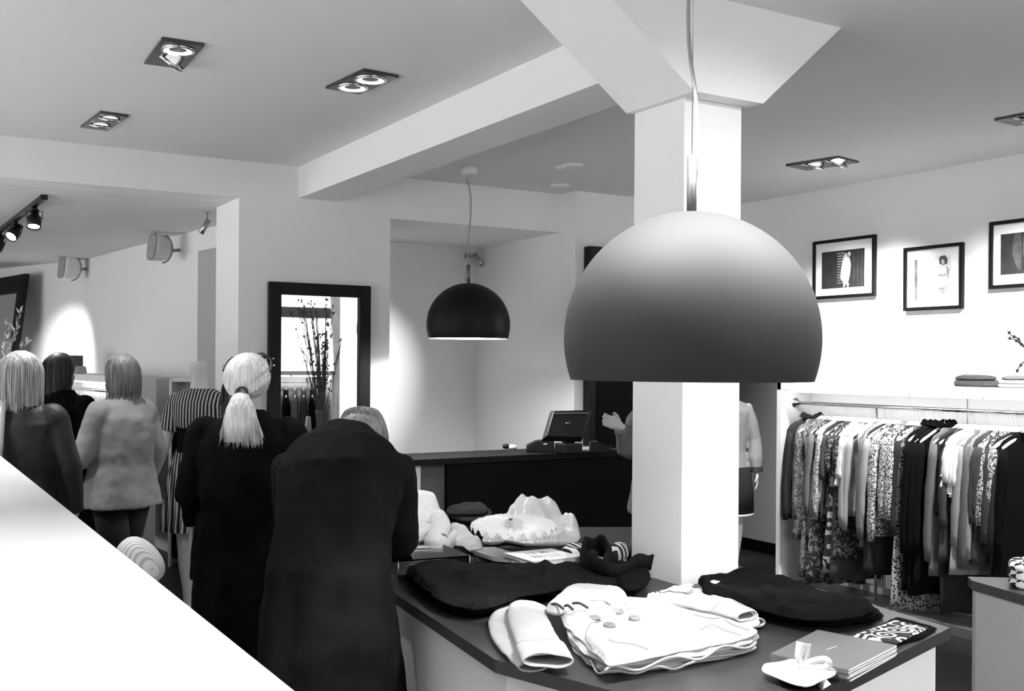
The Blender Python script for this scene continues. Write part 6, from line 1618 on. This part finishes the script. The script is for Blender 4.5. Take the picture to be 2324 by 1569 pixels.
# leaning big mirror at the far left
pR = None
yM = 12.2
def skp(y, off): 
    x = skew_x(y); return Vector((x - off, y, 0))
e1 = None
best = None
for k in range(600):
    y = 9 + k * .01; p = skp(y, .12); q = p - EP; u = q.dot(Rv) / q.dot(Fv) * FPX + PPX
    if best is None or abs(u - 74) < best[0]: best = (abs(u - 74), y)
yR = best[1]; xR = skew_x(yR)
dptR = Vector((xR - .12, yR, 0)).dot(Fv); ztop = EYE + (817 - 622) * dptR / FPX
t = thing('wall_mirror', 'large leaning mirror in a thick black frame at the left border', 'mirror', (xR - .3, yR + .8, 0))
dirw = Vector((-.35, 1.75, 0)).normalized(); nrm = Vector((-dirw.y, dirw.x, 0))
base = Vector((xR - .06, yR, 0))
def mp(u, v, w_):   # u along, v up, w outwards
    return base + dirw * u + nrm * (.10 + .30 * (1 - v / ztop) + w_) + Vector((0, 0, v))
fw = .19; Wm = 1.9
def slab_(u0, v0, u1, v1, w0, w1):
    return [mp(u0, v0, w0), mp(u1, v0, w0), mp(u1, v1, w0), mp(u0, v1, w0), mp(u0, v0, w1), mp(u1, v0, w1), mp(u1, v1, w1), mp(u0, v1, w1)]
BF = [(3, 2, 1, 0), (4, 5, 6, 7), (0, 1, 5, 4), (1, 2, 6, 5), (2, 3, 7, 6), (3, 0, 4, 7)]
mb = MB()
for r_ in [(0, .03, fw, ztop), (Wm - fw, .03, Wm, ztop), (fw, ztop - fw, Wm - fw, ztop), (fw, .03, Wm - fw, .03 + fw)]:
    mb.add(slab_(r_[0], r_[1], r_[2], r_[3], 0, .05), BF)
mb.build('frame', M['blackframe'], t)
MB().add(slab_(fw, fw, Wm - fw, ztop - fw, .01, .025), BF).build('mirror_glass', M['mirror'], t)
# olive branches in a pot on the parapet side
c = dep(-6, 900, 7.2); c.z = 0
t = thing('potted_olive', 'potted olive shrub with silvery leaves at the left border', 'plant', tuple(c))
MB().lathe([(.001, 0), (.14, 0), (.19, .38), (.20, .42), (.18, .42), (.17, .38), (.001, .38)], 32, mtx=Matrix.Translation(c)).build('pot', M['walldark'], t)
LEAF = mat('silvery_leaf', 0.6, 0.35, noise_amt=0.6, noise_scale=9)
BARK = mat('grey_bark', 0.10, 0.8, noise_amt=0.3)
rn = random.Random(21); st = MB(); lf = MB()
MBt = st
st.tube(catmull([c + Vector((0, 0, .38)), c + Vector((.02, 0, .8)), c + Vector((-.02, .01, 1.3))], 6), [.018] * 7 + [.012] * 6, 8)
def leaf(p, dr, L, w_):
    dr = dr.normalized(); s_ = dr.cross(Vector((rn.uniform(-1, 1), rn.uniform(-1, 1), rn.uniform(-.3, 1)))).normalized(); n_ = s_.cross(dr)
    vs = [p, p + dr * L * .3 + s_ * w_ + n_ * .002, p + dr * L * .7 + s_ * w_ * .8 + n_ * .004, p + dr * L, p + dr * L * .7 - s_ * w_ * .8 + n_ * .004, p + dr * L * .3 - s_ * w_ + n_ * .002]
    lf.add(vs, [(0, 1, 2, 5), (2, 3, 4), (2, 4, 5)], 0, False)
for i in range(60):
    a = rn.uniform(0, 6.28); up_ = rn.uniform(.15, 1); L = rn.uniform(.2, .5)
    o = c + Vector((0, 0, rn.uniform(.9, 1.45))); dr = Vector((math.cos(a), math.sin(a), up_)).normalized()
    e = o + dr * L; m_ = o + dr * L * .5 + Vector((0, 0, -.02))
    st.tube([o, m_, e], [.006, .004, .002], 5)
    for j in range(14):
        f = .2 + .8 * j / 13; p = o.lerp(m_, f * 2) if f < .5 else m_.lerp(e, f * 2 - 1)
        leaf(p, dr + Vector((rn.uniform(-1, 1), rn.uniform(-1, 1), rn.uniform(-.5, 1))) * .8, rn.uniform(.035, .06), .006)
for (tx, ty, dpt) in [(45, 703, 7.1), (60, 770, 7.1), (20, 730, 7.1)]:
    e = dep(tx, ty, dpt); o = c + Vector((0, 0, 1.35)); m_ = o.lerp(e, .5) + Vector((0, 0, -.04)); dr = e - o
    st.tube(catmull([o, m_, e], 5), [.006] * 6 + [.003] * 5, 5)
    for j in range(60):
        p = o.lerp(e, .2 + .8 * j / 59) + Vector((0, 0, -.02)); leaf(p, dr.normalized() + Vector((rn.uniform(-1, 1), rn.uniform(-1, 1), rn.uniform(-.2, 1))) * .8, rn.uniform(.035, .06), .008)
st.build('branches', BARK, t, fix=False); lf.build('leaves', LEAF, t, fix=False)
# things on top of the left cabinet
p = TL @ Vector((1.6, .15, 1.50)); p2 = TL @ Vector((.8, .15, 1.5))
def on_tl(px):
    best = None
    for k in range(300):
        q0 = TL @ Vector((2.1 * k / 299, .12, 1.5)); q = q0 - EP; u = q.dot(Rv) / q.dot(Fv) * FPX + PPX
        if best is None or abs(u - px) < best[0]: best = (abs(u - px), 2.1 * k / 299, q0)
    return best[1], best[2]
u_, q_ = on_tl(150); 
dpt = q_.dot(Fv)
z1 = 1.501 + 40 * dpt / FPX
T = TL
tag(MB().box((u_ - .22, .05, 1.501), (u_ - .02, .28, z1), mtx=T).build('display_box', M['plasticdark'] if 'plasticdark' in M else M['walldark'], bevel=.004), 'dark square box on top of the left clothes cabinet', 'box')
u_, q_ = on_tl(177)
mb = MB(); prof = [(-.045, 0), (.05, 0), (.035, .035), (.012, .062), (-.018, .070), (-.040, .045)]
mb.add([T @ Vector((u_ + x, .09, 1.501 + z)) for x, z in prof] + [T @ Vector((u_ + x, .19, 1.501 + z)) for x, z in prof], [(0, 1, 2, 3, 4, 5), (11, 10, 9, 8, 7, 6)] + [(i, (i + 1) % 6, 6 + (i + 1) % 6, 6 + i) for i in range(6)])
tag(mb.build('display_hump', M['wallgrey'], bevel=.012), 'small grey rounded object on top of the left clothes cabinet beside the dark box', 'ornament')
# low white shelf behind the mannequin
q = dep(400, 900, 8.25)
p0 = dep(384, 858, 8.35); p1 = dep(468, 862, 8.35)
dw = (p1 - p0); dw.z = 0; Lw = dw.length; an = math.atan2(dw.y, dw.x)
t = thing('display_shelf', 'white low cabinet with dark clothes standing behind the striped mannequin', 'shelf', (p0.x, p0.y, 0), an)
T = pm(t)
MB().box((0, 0, 0), (.02, .2, p0.z), mtx=T).box((0, .18, 0), (Lw, .2, p0.z), mtx=T).box((0, 0, p0.z - .03), (Lw, .2, p0.z), mtx=T).build('carcass', M['whiteshelf'], t)
MB().box((.02, 0.01, .06), (Lw, .17, p0.z - .24), mtx=T).build('dark_textiles', F['black'], t, bevel=.02)
# striped cloth bag on a low stand beyond the parapet
c = dep(322, 1275, 3.9)
T = Matrix.Translation((c.x, c.y, c.z)) @ Matrix.Rotation(-YAW, 4, 'Z')
STC = mat_bands('pale_striped_cloth', 0.5, 0.8, axis='Y', scale=30, thr=0.4, distort=0.8)
mb = MB(); rings = []
for (s_, w_, h_) in [(-.105, .018, .02), (-.085, .05, .05), (-.04, .062, .066), (.01, .062, .066), (.055, .055, .056), (.085, .036, .036), (.095, .012, .012)]:
    ax = Vector((.72, 0, -.69)); cc = Vector((0, 0, 0)) + ax * s_; n1 = Vector((.69, 0, .72)); n2 = Vector((0, 1, 0))
    rings.append([T @ (cc + n1 * h_ * math.cos(a) * (1 + .06 * math.sin(5 * a)) + n2 * w_ * math.sin(a)) for a in [2 * math.pi * k / 30 for k in range(30)]])
mb.rings(rings); o = mb.build('hat', STC); tag(o, 'pale striped knitted hat on a black stand beside the white parapet', 'hat')
o.modifiers.new('soft', 'SUBSURF').render_levels = 1
t = thing('hat_stand', 'slim black display stand under the pale striped hat', 'stand', (c.x, c.y, 0))
MB().tube([(c.x, c.y, .01), (c.x, c.y, c.z - .055)], .012, 10).build('pole', M['plasticblack'], t)
MB().lathe([(.001, 0), (.13, 0), (.13, .01), (.001, .014)], 32, mtx=Matrix.Translation((c.x, c.y, 0))).build('foot', M['plasticblack'], t)

# ---- scene reflected in the mirror: window display plants, street beyond the window
def vase(x, y, label, h, tips, seed, leafy):
    t = thing('branch_vase', label, 'vase', (x, y, 0)); rn_ = random.Random(seed)
    MB().box((x - .2, y - .15, 0), (x + .2, y + .15, .62)).build('plinth', M['whiteshelf'], t)
    MB().lathe([(.001, .62), (.07, .62), (.06, .70), (.085, .95), (.09, 1.0), (.08, 1.0), (.055, .70), (.001, .64)], 28, mtx=Matrix.Translation((x, y, 0))).build('vase_glass', M['walldark'], t)
    s_ = MB()
    for i in range(tips):
        a = rn_.uniform(0, 6.28); r_ = rn_.uniform(.1, .42); top = rn_.uniform(.6, 1.0) * h
        pts_ = catmull([(x, y, .7), (x + math.cos(a) * r_ * .4, y + math.sin(a) * r_ * .3, .7 + top * .45), (x + math.cos(a) * r_, y + math.sin(a) * r_ * .5, .7 + top)], 6)
        s_.tube(pts_, [.008 - .0005 * k for k in range(13)], 5)
        for j in range(leafy):
            p = pts_[rn_.randint(4, 12)] + Vector((rn_.uniform(-.03, .03), rn_.uniform(-.03, .03), rn_.uniform(-.03, .03)))
            ellipsoid(s_, p, (.012, .012, .02), None, 6, 4)
            s_.tube([pts_[rn_.randint(5, 12)], p], .002, 4)
    s_.build('branches', BARK, t, fix=False)
vase(4.9, 0.42, 'vase of bare budding branches by the shop window, seen in the mirror', 1.75, 22, 3, 12)
BARKW = mat('street_tree_bark', 0.07, 0.9, noise_amt=0.5, noise_scale=3)
mb = MB(); mb.tube([(6.86, -3.6, 0), (6.80, -3.6, 1.4), (6.70, -3.65, 3.0), (6.5, -3.7, 6.0)], [.22, .16, .14, .12], 16)
tag(mb.build('street_tree', BARKW), 'pale tree trunk outside the shop window, seen in the mirror', 'tree')
mb = MB(); mb.box((-3, -16.2, 0), (20, -16, 7))
tag(MB().box((-3, -16.2, -.05), (20, -16, 7)).build('street_building', M['wall'], None), 'white building across the street, seen in the mirror', 'building', kind='structure')
tag(MB().box((-3, -15.99, 2.9), (20, -15.9, 3.2)).build('street_awning', M['black'], None), 'dark band along the building across the street', 'awning', kind='structure')
tag(MB().box((-10, -20, -.12), (25, -.82, -.02)).build('street_pavement', M['wallgrey'], None), 'pale street pavement outside the shop window', 'pavement', kind='structure')
# twigs at the right border in front of the wall
p0 = dep(2330, 800, 4.2)
t = thing('twig_vase', 'thin budding twigs reaching in from the right border', 'plant', (p0.x + .05, p0.y, TZ))
mb = MB()
for P_ in [[(2345, 800), (2318, 782), (2300, 770), (2282, 768)], [(2318, 782), (2310, 768), (2296, 762), (2284, 746)], [(2345, 840), (2326, 822), (2312, 836), (2306, 848)]]:
    Q = catmull([dep(a_, b_, 4.2) for a_, b_ in P_], 5); mb.tube(Q, [.0045 - .0035 * i / (len(Q) - 1) for i in range(len(Q))], 5)
    for q in Q[::4]: ellipsoid(mb, q, (.006, .006, .009), None, 6, 4)
top = dep(2345, 800, 4.2); low = Vector((top.x + .02, top.y, TZ + .12))
mb.tube([low, low.lerp(dep(2345, 840, 4.2), .6), dep(2345, 840, 4.2), top], .004, 6); mb.build('twigs', BARK, t, fix=False)
MB().lathe([(.001, TZ + .001), (.04, TZ + .001), (.03, TZ + .12), (.022, TZ + .2), (.018, TZ + .2), (.026, TZ + .12), (.001, TZ + .01)], 20, mtx=Matrix.Translation((low.x, low.y, 0))).build('bottle', M['plasticgrey'], t)

# clothes cabinet by the shop window, seen only in the mirror
tM, TM = rail_cabinet('white clothes rail cabinet by the shop window, seen in the mirror', (5.22, 0.05, 0), R(180), 1.4, 0.33, 1.50)
rod(tM, TM @ Vector((.042, .16, 1.36)), TM @ Vector((1.358, .16, 1.36)))
mk = [('stripe', 'top'), ('black', 'coat'), ('dark', 'coat'), ('mid', 'cardigan'), ('black', 'jacket'), ('white', 'blouse'), ('black', 'jacket'), ('char', 'dress'), ('light', 'sweater'), ('black', 'coat')]
ml = ['black and white striped top on the window rail, seen in the mirror', 'black coat beside the striped top on the window rail', 'dark grey coat third from the striped end of the window rail', 'mid grey cardigan on the window rail seen in the mirror', 'black jacket between grey cardigan and white blouse on the window rail',
      'white blouse on the window rail seen in the mirror', 'black jacket right after the white blouse on the window rail', 'charcoal dress on the window rail seen in the mirror', 'light grey sweater on the window rail seen in the mirror', 'black coat at the far end of the window rail']
for k, ((fab, kind), lb_) in enumerate(zip(mk, ml)):
    pos = TM @ Vector((.14 + .12 * k, .16, 1.36 + ZROD_DROP))
    hg = copy_tree(h0); hg.location = pos; hg.rotation_euler = (0, 0, R(180 - 70)); tag(hg, 'white hanger under the ' + lb_.replace(', seen in the mirror', '').replace(' seen in the mirror', ''), 'hanger', 'white hangers on the window rail')
    g = thing(kind, lb_, kind, (0, 0, 0), 0, 'clothes on the window rail')
    garment_mesh(g, F[fab], .7, .55, None, 500 + k, thick=.035, flare=1.05, half=.155, name='cloth_body')
    g.location = pos; g.rotation_euler = (0, 0, R(180 - 70))
